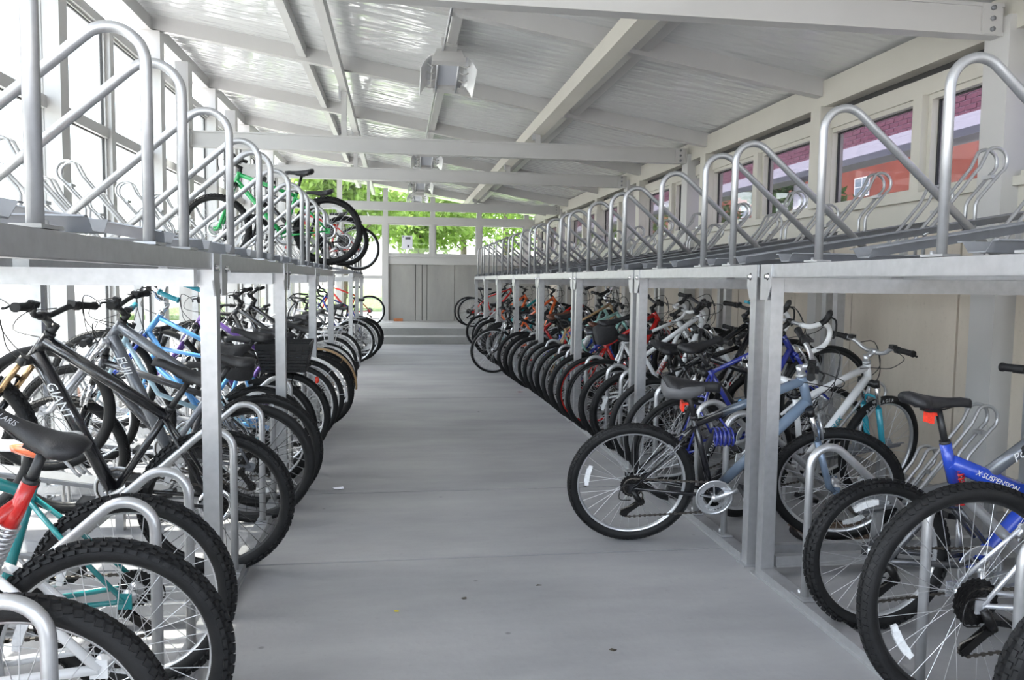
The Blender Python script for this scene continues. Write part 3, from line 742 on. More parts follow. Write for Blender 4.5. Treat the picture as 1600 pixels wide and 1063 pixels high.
def bar_points(kind):
    W = 0.30
    if kind == 'flat': return [(-0.045, -W, 0.012), (-0.02, -0.18, 0.012), (0.0, -0.06, 0.0), (0.0, 0.06, 0.0), (-0.02, 0.18, 0.012), (-0.045, W, 0.012)]
    if kind == 'riser': return [(-0.05, -W, 0.055), (-0.03, -0.15, 0.05), (-0.005, -0.09, 0.015), (0, -0.045, 0), (0, 0.045, 0), (-0.005, 0.09, 0.015), (-0.03, 0.15, 0.05), (-0.05, W, 0.055)]
    if kind == 'city':
        h = [(0.0, 0.03, 0), (0.02, 0.08, 0.02), (0.03, 0.14, 0.07), (0.0, 0.24, 0.09), (-0.09, 0.28, 0.08), (-0.17, 0.29, 0.075)]
        return [(x, -y, z) for x, y, z in reversed(h)]+h
    if kind == 'drop':
        h = [(0, 0.04, 0), (0, 0.17, 0), (0.02, 0.20, 0.0), (0.07, 0.21, 0.0), (0.105, 0.21, -0.02), (0.115, 0.212, -0.06), (0.09, 0.215, -0.11), (0.04, 0.218, -0.135), (-0.04, 0.22, -0.14)]
        return [(x, -y, z) for x, y, z in reversed(h)]+h
def smooth_path(pts, k=4):
    """Catmull-Rom through the points"""
    P = [Vector(p) for p in pts]; out = []
    for i in range(len(P)-1):
        p0, p1, p2, p3 = P[max(i-1, 0)], P[i], P[i+1], P[min(i+2, len(P)-1)]
        for j in range(k):
            t = j/k
            out.append(0.5*((2*p1)+(p2-p0)*t+(2*p0-5*p1+4*p2-p3)*t*t+(3*p1-p0-3*p2+p3)*t**3))
    out.append(P[-1]); return out
def bar_mesh(kind): return MB().tube(smooth_path(bar_points(kind)), 0.0125 if kind != 'drop' else 0.0122, 10)
def grip_mesh(kind, s):
    p = smooth_path(bar_points(kind)); p = p if s > 0 else p[::-1]
    end = p[-1]; q = [end]; L = 0
    for a in p[-2::-1]:
        L += (a-q[-1]).length; q.append(a)
        if L > 0.115: break
    d = (q[0]-q[1]).normalized()
    m = MB().tube([q[0]+d*0.004]+q, 0.0168, 12)
    m.tube([q[0]+d*0.005, q[0]-d*0.006], 0.0195, 12); m.tube([q[-1], q[-1]-(q[-1]-q[-2]).normalized()*0.012], 0.0195, 12)
    return m
def lever_mesh(kind, s):
    p = smooth_path(bar_points(kind)); y = 0.17 if kind in ('flat', 'riser') else 0.20
    b = min(p, key=lambda q: abs(q.y-s*y)); m = MB()
    m.box(b+Vector((0.014, 0, -0.008)), (0.038, 0.032, 0.026)); m.tube([b+Vector((0.0, -s*0.012, 0)), b+Vector((0, s*0.012, 0))], 0.017, 10)
    m.tube(smooth_path([b+Vector((0.03, 0, -0.01)), b+Vector((0.055, s*0.025, -0.016)), b+Vector((0.045, s*0.07, -0.02)), b+Vector((0.035, s*0.105, -0.018))], 3), [0.005]*9+[0.007], 6)
    m.box(b+Vector((0.006, -s*0.036, 0.008)), (0.035, 0.03, 0.024))
    return m
def hood_mesh(s):
    return MB().tube(smooth_path([(0.06, s*0.21, 0.0), (0.10, s*0.21, 0.012), (0.135, s*0.21, 0.045), (0.14, s*0.21, 0.062)], 3), [0.018]*4+[0.019]*3+[0.016, 0.014, 0.011], 10).tube(smooth_path([(0.135, s*0.21, 0.02), (0.165, s*0.212, -0.01), (0.15, s*0.214, -0.08), (0.125, s*0.214, -0.11)], 3), 0.006, 6)
def tape_mesh(s):
    p = smooth_path(bar_points('drop')); q = [a for a in p if a.y*s > 0.075]; q = q if s > 0 else q[::-1]
    return MB().tube(q, 0.0155, 10)
def crank_mesh(big):
    m = MB(); rs = (0.088, 0.072) if big else (0.078,)
    for i, r in enumerate(rs): gear(m, r, int(r*380), -0.050+i*0.008, 0.003, r-0.016)
    if big: m.lathe([(0.098, -0.056), (0.085, -0.0555), (0.085, -0.0545), (0.098, -0.055)], 40, closed=True)
    for i in range(5):
        a = 2*math.pi*i/5; m.beam((0.01*math.cos(a), -0.049, 0.01*math.sin(a)), (0.07*math.cos(a), -0.049, 0.07*math.sin(a)), 0.005, 0.016, up=(0, 1, 0))
    m.lathe([(0, -0.072), (0.018, -0.07), (0.018, -0.045), (0, -0.045)], 12)
    for s in (-1, 1):
        m.tube([(0, s*0.064, 0), (s*-0.165, s*0.07, 0)], [0.014, 0.010], 8)
    m.lathe([(0, -0.06), (0.009, -0.06), (0.009, 0.06), (0, 0.06)], 8); return m
def pedal_mesh():
    m = frame_ring((-0.045, -0.045, -0.012), (0.045, 0.045, 0.012), 'x', 0.004)
    m.span((-0.045, -0.05, -0.012), (-0.035, 0.05, 0.012)); m.span((0.035, -0.05, -0.012), (0.045, 0.05, 0.012)); m.span((-0.04, -0.05, -0.011), (0.04, -0.043, 0.011)); m.span((-0.04, 0.043, -0.011), (0.04, 0.05, 0.011)); m.span((-0.012, -0.055, -0.008), (0.012, 0.055, 0.008))
    return m
def chain_mesh(bb, Rw, der):
    bx, bz = bb; m = MB(); y0, y1 = -0.047, -0.046
    up = []; r1, r2 = 0.084, 0.046
    for k in range(9): a = R(100-200*k/8); up.append((bx+r1*math.cos(a), y0, bz+r1*math.sin(a)))
    lo = []
    if der:
        lo = [(-0.025, y1, Rw-0.170), (-0.055, y1, Rw-0.155), (-0.050, y1, Rw-0.128), (0.02, y1, Rw-0.098), (0.052, y1, Rw-0.08), (0.055, y1, Rw-0.045)]
    bk = []
    for k in range(9): a = R((-20 if der else -90)-(240 if der else 180)*k/8*(-1 if not der else 1)) if False else R(-60+k*0) ; 
    n = 8; a0, a1 = (-25, -260) if der else (-95, -265)
    for k in range(n+1): a = R(a0+(a1-a0)*k/n); bk.append((r2*math.cos(a), y1, Rw+r2*math.sin(a)))
    loop = [Vector(p) for p in up+lo+bk]
    m.tube(loop, 0.0042, 4, closed=True)
    # link plates along the visible runs
    for i in range(len(loop)):
        p, q = loop[i], loop[(i+1) % len(loop)]; L = (q-p).length
        if L > 0.1:
            c = int(L/0.0127)
            for j in range(c):
                if j % 2: m.box(p.lerp(q, (j+0.5)/c), (0.0115, 0.0085, 0.0105), Matrix((((q-p)/L), Vector((0, 1, 0)), ((q-p)/L).cross(Vector((0, 1, 0))))).transposed())
    return m
def derailleur_mesh(Rw):
    m = MB()
    m.tube([(0, -0.07, Rw-0.01), (0.02, -0.075, Rw-0.045), (0.045, -0.065, Rw-0.078)], [0.013, 0.016, 0.014], 10)
    for yy in (-0.056, -0.038): m.beam((0.058, yy, Rw-0.072), (-0.045, yy, Rw-0.155), 0.003, 0.024, up=(0.6, 0, -0.8))
    for c in ((0.045, Rw-0.085), (-0.033, Rw-0.147)):
        g = MB(); gear(g, 0.021, 11, 0, 0.006, 0.006); m.add([v+Vector((c[0], -0.047, c[1])) for v in g.v], g.f)
    m.tube(smooth_path([(-0.01, -0.075, Rw-0.06), (-0.07, -0.08, Rw-0.05), (-0.05, -0.07, Rw+0.02), (0.03, -0.066, Rw+0.012)], 4), 0.0026, 6)
    return m
def fork_mesh(ft, Rw, part):
    g = geo(ft, Rw); A, hd, cr, ht = g['A'], g['hd'], g['crown'], g['ht']; fwd = Vector((0.947, 0.322)); m = MB()
    hub = Vector((g['wb'], Rw))
    if ft in ('mtb', 'fs', 'fsk', 'fsy', 'mtbh'):
        off = fwd*0.0
        if part == 'lower':
            for s in (-1, 1):
                m.tube([P3(hub+fwd*-0.012, s*0.055), P3(hub+hd*0.03+fwd*-0.03, s*0.056), P3(A+hd*(Rw-0.03)+fwd*0.006, s*0.056)], [0.013, 0.018, 0.0175], 10)
                m.box(P3(hub, s*0.058), (0.03, 0.008, 0.04))
            a = A+hd*(Rw+0.02)+fwd*0.02
            m.tube(smooth_path([P3(A+hd*(Rw-0.045)+fwd*0.006, -0.056), P3(a, -0.045), P3(a+hd*0.012, 0), P3(a, 0.045), P3(A+hd*(Rw-0.045)+fwd*0.006, 0.056)], 4), 0.009, 8)
        elif part == 'stanchion':
            for s in (-1, 1): m.tube([P3(A+hd*(Rw-0.035)+fwd*0.006, s*0.056), P3(cr+fwd*0.004, s*0.056)], 0.0125, 10)
        elif part == 'crown':
            m.tube([P3(cr, -0.065), P3(cr+hd*0.01, 0), P3(cr, 0.065)], [0.020, 0.024, 0.020], 10); m.tube([P3(cr), P3(g['hb'])], 0.019, 10)
            for s in (-1, 1): m.tube([P3(cr-hd*0.012+fwd*0.004, s*0.056), P3(cr+hd*0.024+fwd*0.004, s*0.056)], 0.019, 10)
    else:
        if part == 'lower':
            for s in (-1, 1): m.tube(smooth_path([P3(hub, s*0.05), P3(hub*0.75+(A+hd*Rw*0.5)*0.25-fwd*0.004, s*0.049), P3(A+hd*Rw*0.6, s*0.043), P3(cr, s*0.033)], 4), [0.007]*4+[0.009]*4+[0.012]*4+[0.013], 8)
            m.tube([P3(cr, -0.038), P3(cr+hd*0.008, 0), P3(cr, 0.038)], 0.0145, 10); m.tube([P3(cr), P3(g['hb'])], 0.016, 10)
    return m
def stem_mesh(ft, Rw, bk):
    g = geo(ft, Rw); ht, hd = g['ht'], g['hd']; b = bar_center(ft, Rw, bk); m = MB()
    top = ht+hd*({'city': 0.07, 'step': 0.07}.get(ft, 0.035))
    m.tube([P3(ht), P3(top+hd*0.018)], [0.018, 0.016], 12); m.tube([P3(top), (b[0], 0, b[2])], [0.0165, 0.0155], 10)
    m.tube([(b[0], -0.024, b[2]), (b[0], 0.024, b[2])], 0.0185, 12); m.tube([P3(ht-hd*0.004), P3(ht+hd*0.012)], 0.024, 12)
    return m
def bar_center(ft, Rw, bk):
    g = geo(ft, Rw); ht, hd = g['ht'], g['hd']; fwd = Vector((0.947, 0.322))
    if bk == 'drop': p = ht+hd*0.035+fwd*0.085
    elif bk == 'city': p = ht+hd*0.09+fwd*0.05
    else: p = ht+hd*0.05+fwd*0.065
    return (p[0], 0, p[1])
def vbrake_mesh():
    m = MB()
    for s in (-1, 1):
        m.tube([(0.0, s*0.036, 0), (0.006, s*0.04, 0.05), (0.006, s*0.03, 0.105)], [0.008, 0.007, 0.005], 8); m.box((-0.006, s*0.024, 0.03), (0.05, 0.012, 0.012))
    m.tube(smooth_path([(0.006, 0.03, 0.105), (0.008, 0.0, 0.118), (0.008, -0.035, 0.11)], 4), 0.003, 6); return m
def fender_mesh(Rw, tw, a0, a1):
    m = MB(); prof = []; r = Rw+0.014; w = tw/2+0.009; rings = []
    for k in range(25):
        th = R(a0+(a1-a0)*k/24); c, s = math.cos(th), math.sin(th); ring = []
        for dr, y in ((0, -w), (0.012, -w*0.6), (0.015, 0), (0.012, w*0.6), (0, w), (-0.002, w), (0.010, w*0.6), (0.013, 0), (0.010, -w*0.6), (-0.002, -w)): ring.append(((r+dr)*c, y, (r+dr)*s))
        rings.append(ring)
    m.loft(rings)
    for e in (0, 1):
        th = R(a1-12-e*40)
        for sg in (-1, 1): m.tube([(0.0, sg*0.06, 0.0), (r*math.cos(th), sg*w, r*math.sin(th))], 0.002, 4)
    return m
def rack_mesh(Rw):
    m = MB(); z = Rw*2+0.05
    for s in (-1, 1): m.tube([(-0.20, s*0.055, z), (0.18, s*0.055, z)], 0.005, 6); m.tube([(-0.1, s*0.055, z), (0, s*0.075, Rw+0.02), (0.06, s*0.055, z)], 0.005, 6); m.tube([(0.18, s*0.055, z), (0.245, s*0.02, z+0.02)], 0.004, 6)
    for x in (-0.2, -0.1, 0.0, 0.1, 0.18): m.tube([(x, -0.055, z), (x, 0.055, z)], 0.004, 6)
    return m
def basket_mesh(z):
    m = MB(); a, b, h = (0.15, 0.115), (0.185, 0.14), 0.185
    def rect(t): return a[0]+(b[0]-a[0])*t, a[1]+(b[1]-a[1])*t
    m.span((-a[0], -a[1], z), (a[0], a[1], z+0.006))
    for i in range(9):
        t = i/8; x, y = rect(t); zz = z+h*t; hh = 0.0105 if i < 8 else 0.016
        for s in (-1, 1): m.box((0, s*y, zz), (2*x+0.006, 0.006, hh*1.7)); m.box((s*x, 0, zz), (0.006, 2*y, hh*1.7))
    x0, y0 = rect(0); x1, y1 = rect(1)
    for k in range(9):
        f = -1+2*k/8
        for s in (-1, 1): m.beam((f*x0, s*y0, z), (f*x1, s*y1, z+h), 0.006, 0.009, up=(0, 1, 0)); m.beam((s*x0, f*y0, z), (s*x1, f*y1, z+h), 0.006, 0.009, up=(1, 0, 0))
    return m
def bag_mesh():
    m = MB(); rings = []
    for t, w, h in ((-0.09, 0.05, 0.05), (-0.085, 0.075, 0.075), (-0.03, 0.085, 0.088), (0.04, 0.075, 0.085), (0.085, 0.055, 0.07), (0.09, 0.04, 0.05)):
        rings.append([(t, w*abs(math.cos(a))**0.5*(1 if math.cos(a) >= 0 else -1), h*abs(math.sin(a))**0.5*(1 if math.sin(a) >= 0 else -1)) for a in [2*math.pi*k/16 for k in range(16)]])
    return m.loft(rings)
def bottle_mesh(): return MB().lathe([(0, 0), (0.034, 0), (0.036, 0.01), (0.036, 0.11), (0.030, 0.125), (0.036, 0.14), (0.034, 0.165), (0.014, 0.185), (0.012, 0.2), (0, 0.2)], 16, 'z')
def shock_mesh(p, q, r=0.021):
    p, q = Vector(p), Vector(q); m = MB(); d = (q-p); n = 9; pts = []
    a = Vector((0, 1, 0)); b = d.normalized().cross(a)
    for k in range(n*10+1):
        t = k/(n*10); th = t*n*2*math.pi; pts.append(p.lerp(q, 0.12+0.76*t)+(a*math.cos(th)+b*math.sin(th))*r)
    m.tube(pts, 0.0042, 5); m.tube([p, q], 0.009, 8)
    for t in (0.1, 0.9): m.tube([p.lerp(q, t-0.015), p.lerp(q, t+0.015)], r+0.005, 12)
    return m
def kickstand_mesh(bb): return MB().tube([(bb[0]-0.03, 0.03, bb[1]-0.02), (bb[0]-0.08, 0.12, bb[1]-0.22)], 0.007, 6)
def ubolt_mesh(): return MB()

def bicycle(sp):
    """one bicycle: the wheel at the aisle touches (x, y), the other end may be lifted into a raised tray"""
    ft = sp.get('type', 'mtb'); style = sp.get('style', 'step' if ft == 'step' else 'plain'); Rw = sp.get('R', 0.335)
    tread = sp.get('tread', 'block'); tw = sp.get('tw', {'knob': 0.055, 'block': 0.05, 'slick': 0.045, 'road': 0.028}[tread])
    g = geo(ft, Rw); wb = g['wb']; side = sp['side']; end = sp.get('end', 'rear'); hi = sp.get('hi', False)
    lean = R(sp.get('lean', 6)); rs = sp.get('raise', 0.0); z0 = sp.get('z', 0.0)
    h = 0.0 if (side == 'R') == (end == 'rear') else math.pi
    lsign = 1 if h == 0 else -1
    h += R(sp.get('turn', 0))
    pit = math.asin(rs/wb) if rs else 0.0
    lift = Rw*(1-math.cos(pit)) + abs(math.sin(lean))*tw*0.35
    inw = 1 if side == 'R' else -1
    M = T((sp['x']+inw*Rw*math.sin(pit), sp['y'], z0+lift+0.001)) @ rotm(h, 'Z') @ rotm(-pit if end == 'rear' else pit, 'Y') @ rotm(lean*lsign, 'X')
    root = empty('bicycle', mw=M, label=sp['label'], cat='bicycle', group=sp.get('group', 'bicycles in the %s racks' % ('left' if side == 'L' else 'right')))
    O = T((0, 0, 0)) if end == 'rear' else T((-wb, 0, 0))
    fm = PAINTS[sp.get('frame', 'black')]; fk = PAINTS[sp.get('fork', sp.get('frame', 'black'))]
    rimm = {'alu': ALU, 'black': BLACKP, 'white': PAINTS['white'], 'red': PAINTS['red']}[sp.get('rim', 'alu')]
    comp = {'black': BLACKP, 'alu': ALU, 'chrome': CHROME}[sp.get('comp', 'black')]
    key = (ft, style, str(Rw))
    def C(part, fn, *k): return cached((part,)+key+tuple(str(q) for q in k), fn)
    def add(n, me, m, par=root, mw=None, **kw):
        return put(n, me, m, par, (O @ mw if mw is not None else O) if par is root else mw, **kw)
    steer = R(sp.get('steer', 0)); hdv = Vector((g['hd'][0], 0, g['hd'][1])); piv = Vector(P3(g['A']))
    ST = T(piv) @ Matrix.Rotation(steer, 4, hdv) @ T(-piv)
    # wheels
    for nm, c, fr in (('rear_wheel', (0, 0, Rw), False), ('front_wheel', (wb, 0, Rw), True)):
        spin = rotm(random.uniform(0, 6.28) if nm == 'rear_wheel' or True else 0, 'Y')
        if sp.get('spin') and ((end == 'rear') != fr): spin = rotm(R(sp['spin']), 'Y')
        mw = T(c) @ spin
        if fr: mw = ST @ mw
        w = add(nm, cached(('rim', str(Rw), str(tw)), lambda: rim_mesh(Rw, tw)), rimm, mw=mw)
        ty = put('tyre', cached(('tyre', str(Rw), str(tw), tread), lambda: tyre_mesh(Rw, tw, tread)), TYRE, w)
        put('spokes', cached(('spokes', str(Rw), str(tw)), lambda: spoke_mesh(Rw, tw)), ALU if sp.get('spoke', 'alu') == 'alu' else DARKM, w, kind='stuff')
        put('hub', cached(('hub',), hub_mesh), ALU if sp.get('hub', 'alu') == 'alu' else DARKM, w)
        if not fr:
            put('cassette', cached(('cassette', str(sp.get('cog', 1.0))), lambda: cassette_mesh(sp.get('cog', 1.0))), DARKM, w)
            if sp.get('guard'): put('spoke_guard', cached(('guard',), guard_mesh), REFL, w)
        if sp.get('disc'): put('brake_disc', cached(('disc',), disc_mesh), CHROME, w)
        if sp.get('wreflect', hi) and tread != 'road': put('reflector', cached(('wheel_reflector', str(Rw)), lambda: reflector_mesh(Rw)), REFL, w)
        if sp.get('tyretext'):
            s, frac = sp['tyretext']; rr = Rw-tw*0.52; yy = -tw*0.47
            for half in (0, 180):
                for i, ch in enumerate(s):
                    a = R(half+60-i*5.0); p = Vector((rr*math.cos(a), yy, rr*math.sin(a)))
                    letter(w, ch, 0.028, p, (math.sin(a), 0, -math.cos(a)), (0, -1, 0), PAINTS['white'])
    # frame and fork
    f = add('frame', C('frame', lambda: frame_mesh(ft, Rw, style, sp.get('fat', 1.0)), sp.get('fat', 1.0)), fm)
    if style == 'boom': put('top_tube', C('top_tube', lambda: MB().tube([P3((g['st']-g['sd']*0.075).lerp(Vector(g['bb'])+Vector((0.25, 0.27)), 0.42)), P3(g['ht']-g['hd']*0.03)], [0.027, 0.023], 12)), PAINTS[sp.get('toptube', sp.get('frame'))], f)
    if style in ('boom', 'wye'): add('swingarm', C('swingarm', lambda: frame_mesh(ft, Rw, style, 1.0, 'swingarm')), PAINTS[sp.get('swing', 'gunmetal')])
    add('fork', C('fork', lambda: fork_mesh(ft, Rw, 'lower')), fk, mw=ST)
    if ft in ('mtb', 'fs', 'fsk', 'fsy', 'mtbh'):
        add('fork_stanchions', C('stanchion', lambda: fork_mesh(ft, Rw, 'stanchion')), {'chrome': CHROME, 'black': BLACKP, 'gold': mat('bronze_stanchion', (0.45, 0.30, 0.16), 0.25, 0.8)}[sp.get('stanchion', 'chrome')], mw=ST)
        add('fork_crown', C('crown', lambda: fork_mesh(ft, Rw, 'crown')), BLACKP if sp.get('fork', 'x') != 'silver' else ALU, mw=ST)
    bk = sp.get('bar', 'riser'); bc = bar_center(ft, Rw, bk); BM = ST @ T(bc)
    add('stem', C('stem', lambda: stem_mesh(ft, Rw, bk), bk), comp, mw=ST)
    hb = add('handlebar', cached(('bar', bk), lambda: bar_mesh(bk)), comp if bk != 'drop' else ALU, mw=BM)
    if bk == 'drop':
        tp = PAINTS['white'] if sp.get('tape') == 'white' else BLACKP
        for s in (-1, 1):
            put('bar_tape', cached(('tape', str(s)), lambda: tape_mesh(s)), tp, hb); put('brake_hood', cached(('hood', str(s)), lambda: hood_mesh(s)), BLACKP, hb)
            if sp.get('tape') == 'white': put('bar_plug', cached(('plug', str(s)), lambda: MB().tube([(-0.04, s*0.22, -0.14), (-0.05, s*0.22, -0.14)], 0.0158, 10)), PAINTS['orange'], hb)
    else:
        for s in (-1, 1):
            put('grip', cached(('grip', bk, str(s)), lambda: grip_mesh(bk, s)), {'black': BLACK, 'teal': PAINTS['cyan'], 'white': PAINTS['white'], 'red': PAINTS['red'], 'brown': PAINTS['tan']}[sp.get('grip', 'black')], hb)
            put('brake_lever', cached(('lever', bk, str(s)), lambda: lever_mesh(bk, s)), sp.get('lever') and ALU or BLACKP, hb)
    # seat
    st, sd = g['st'], g['sd']; sh = sp.get('seat', 0.13); sp_top = st+sd*sh
    seatpost = add('seat_post', cached(('seat_post', ft, str(Rw), str(sh)), lambda: MB().tube([P3(st-sd*0.04), P3(sp_top)], 0.0135, 10).tube([P3(st-sd*0.008), P3(st+sd*0.012)], 0.020, 12)), sp.get('postm') == 'alu' and ALU or BLACKP)
    SM = T(P3(sp_top+Vector((sp.get('seatdx', 0.0), 0.055)))) @ rotm(R(sp.get('tilt', 2)), 'Y')
    wide = sp.get('wide', 0.072)
    thick = sp.get('thick', 1.0)
    sa = add('saddle', cached(('saddle', str(wide), str(thick)), lambda: saddle_mesh(wide, 0.022, thick)), {'black': SADDLE, 'white': PAINTS['white'], 'brown': mat('brown_leather', (0.10, 0.035, 0.018), 0.5), 'grey': PAINTS['grey']}[sp.get('saddle', 'black')], mw=SM)
    put('saddle_rails', cached(('saddle_rails',), saddle_rails), DARKM, sa)
    if sp.get('patch'):
        # side panels of the saddle in a second colour: a slightly larger shell round the rear half
        pm = PAINTS[sp['patch']]; 
        put('saddle_side', cached(('saddle_side', str(wide), str(thick)), lambda: skirt_mesh(wide, thick)), pm, sa)
    if sp.get('saddletext'): letter(sa, sp['saddletext'], 0.020, (0.125, 0.026, -0.010), (-1, 0.16, 0.0), (0.1, 0.85, 0.5), PAINTS['silver'], 0.2)
    # drive train
    bb = g['bb']; der = ft != 'city' and not sp.get('single')
    ca = R(sp.get('crank', random.uniform(0, 360)))
    CM = T((bb[0], 0, bb[1])) @ rotm(ca, 'Y')
    cr = add('crankset', cached(('crank', str(der)), lambda: crank_mesh(der)), ALU if sp.get('crankm', 'alu') == 'alu' else BLACKP, mw=CM)
    for s in (-1, 1): put('pedal', cached(('pedal',), pedal_mesh), BLACKP, cr, T((s*-0.165, s*0.125, 0)) @ rotm(-ca+0.2, 'Y'))
    add('chain', C('chain', lambda: chain_mesh(bb, Rw, der), der), CHAINM)
    if der: add('rear_derailleur', C('derailleur', lambda: derailleur_mesh(Rw)), DARKM)
    # brakes
    if not sp.get('disc'):
        q = Vector(P3(g['A']+g['hd']*(Rw-0.03)))+Vector((0.03, 0, 0.01))
        bp = add('front_brake', cached(('vbrake',), vbrake_mesh), ALU, mw=ST @ T(q) @ rotm(-0.32, 'Y'))
        if style not in ('boom', 'wye'):
            u = Vector((0.0, 0, Rw)).lerp(Vector(P3(st-sd*0.045)), 0.62)
            add('rear_brake', cached(('vbrake',), vbrake_mesh), ALU, mw=T(u+Vector((-0.012, 0, -0.02))) @ rotm(0.65, 'Y'))
    if hi or sp.get('cables', True):
        hbv = Vector(P3(g['hb'])); htv = Vector(P3(g['ht'])); b = Vector(bc); cb = MB()
        for s, tgt in ((1, hbv+Vector((0.05, 0, -0.02))), (-1, htv+Vector((-0.06, -0.012, -0.03))), (1, hbv+Vector((-0.06, 0.014, -0.03)))):
            yy = 0.15*s if bk != 'drop' else 0.2*s
            cb.tube(smooth_path([b+Vector((0.03, yy, 0.02)), b+Vector((0.13, yy*0.75, 0.0+0.03*s)), b+Vector((0.12, yy*0.25, -0.10)), b.lerp(tgt, 0.75)+Vector((0.06, yy*0.1, -0.02)), tgt], 4), 0.0026, 5)
        add('cables', cached(('cables',)+key+(bk,), lambda: cb), BLACKP if sp.get('cable') != 'white' else PAINTS['white'], mw=ST)
    if style in ('boom', 'wye'):
        add('shock', C('shock', lambda: shock_mesh(P3(st-sd*0.27+Vector((0.0, 0.0))), P3(st-sd*0.10+Vector((0.03, 0.02)) if style == 'boom' else st-sd*0.11))), {'red': PAINTS['red'], 'black': DARKM, 'alu': ALU}[sp.get('shock', 'black')])
    ex = sp.get('extras', ())
    if 'tailreflector' in ex:
        p = sp_top-sd*sp.get('refl', 0.03)
        add('tail_reflector', cached(('tailrefl',), lambda: MB().box((-0.045, 0, 0), (0.012, 0.05, 0.045)).box((-0.02, 0, 0.01), (0.05, 0.012, 0.012))), REDR, mw=T(P3(p)))
    if 'kickstand' in ex: add('kickstand', C('kick', lambda: kickstand_mesh(bb)), BLACKP)
    if 'fenders' in ex:
        fcol = PAINTS[sp.get('fendercol', 'silver')]
        add('mudguard', cached(('fender', str(Rw), str(tw), 'r'), lambda: fender_mesh(Rw, tw, 40, 185)), fcol, mw=T((0, 0, Rw)))
        add('mudguard', cached(('fender', str(Rw), str(tw), 'f'), lambda: fender_mesh(Rw, tw, 45, 170)), fcol, mw=ST @ T((wb, 0, Rw)))
    if 'rack' in ex or 'basket' in ex or 'box' in ex: add('luggage_rack', C('rack', lambda: rack_mesh(Rw)), DARKM if sp.get('rackm') != 'alu' else ALU)
    if 'basket' in ex:
        bs = add('basket', C('basket', lambda: basket_mesh(Rw*2+0.055)), BLACKP, mw=T((-0.02, 0, -0.035)))
        put('tail_light', cached(('tail_light',), lambda: MB().lathe([(0, 0.0), (0.026, 0.0), (0.024, 0.018), (0, 0.026)], 14, 'x')), REDR, bs, T((-0.215, 0.05, Rw*2-0.02)) @ rotm(math.pi, 'Z'))
    if 'seatbag' in ex: add('seat_bag', cached(('bag',), bag_mesh), mat('black_nylon', (0.02, 0.02, 0.022), 0.8, 0, 0.2, 60, 0.4, 200), mw=SM @ T((-0.075, 0, -0.115)))
    if 'seatcover' in ex: add('saddle_cover', cached(('cover', str(wide)), lambda: saddle_mesh(wide+0.022, 0.035)), mat('black_nylon', (0.02, 0.02, 0.022), 0.8, 0, 0.2, 60, 0.4, 200), mw=SM @ T((-0.005, 0, 0.012)) @ Matrix.Diagonal((1.06, 1, 1.35, 1)))
    if 'bottle' in ex:
        a = Vector(P3(bb)); bq = Vector(P3(g['hb'])); d = (bq-a).normalized(); n = Vector((-d.z, 0, d.x))
        mt = Matrix((d.cross(n), n, d)).transposed().to_4x4(); mt.translation = a+d*0.13+n*0.065
        bo = add('bottle', cached(('bottle',), bottle_mesh), PAINTS[sp.get('bottle', 'red')], mw=mt)
        add('bottle_cage', cached(('cage',), lambda: MB().lathe([(0.039, 0.02), (0.039, 0.03)], 14, 'z').tube([(0, -0.04, 0.0), (0, -0.043, 0.14)], 0.004, 5).lathe([(0.039, 0.09), (0.039, 0.10)], 14, 'z')), ALU, mw=mt)
    if 'gps' in ex: put('phone_mount', cached(('gps',), lambda: MB().box((0.03, 0.05, 0.035), (0.075, 0.045, 0.018), Matrix.Rotation(0.5, 3, 'Y'))), PAINTS['cyan'], hb)
    if 'lock' in ex:
        m = MB(); pts = []
        for k in range(61): th = k/60*2*math.pi*5; pts.append((0.10+0.0017*k, 0.045*math.cos(th), -0.085+0.045*math.sin(th)))
        m.tube([Vector((0.03, 0.01, 0.04))]+[Vector(p) for p in pts]+[Vector((0.12, -0.02, 0.02))], 0.006, 6)
        add('cable_lock', cached(('lock',), lambda: m), PAINTS['navy'], mw=T(P3(st-sd*0.02)))
    for t in sp.get('texts', ()):
        where, s, size, colr, off = t
        a, b = {'dt': (Vector(P3(bb)), Vector(P3(g['hb']+g['hd']*0.028))), 'tt': (Vector(P3(st-sd*0.035)), Vector(P3(g['ht']-g['hd']*0.028))),
                'ss': (Vector((0, 0, Rw)), Vector(P3(st-sd*0.045))), 'boom': (Vector(P3(st-sd*0.075)), Vector(P3(Vector(bb)+Vector((0.25, 0.27))))),
                'btop': (Vector(P3((st-sd*0.075).lerp(Vector(bb)+Vector((0.25, 0.27)), 0.42))), Vector(P3(g['ht']-g['hd']*0.03))), 'cs': (Vector((0, 0, Rw)), Vector(P3(bb)))}[where]
        sgn = -1 if h < 1 else 1          # side of the bike that faces the camera
        d = (b-a).normalized() if sgn < 0 else (a-b).normalized()
        o_ = a if sgn < 0 else b
        fq = sp.get('fat', 1.0)
        yy = {'dt': 0.0265*fq, 'tt': 0.0225*fq, 'ss': 0.055, 'boom': 0.035, 'btop': 0.028, 'cs': 0.078}[where]
        letter(f, s, size, o_+d*off+Vector((0, sgn*yy, 0)), d, (0, sgn, 0), PAINTS[colr], 0.2)
    return root

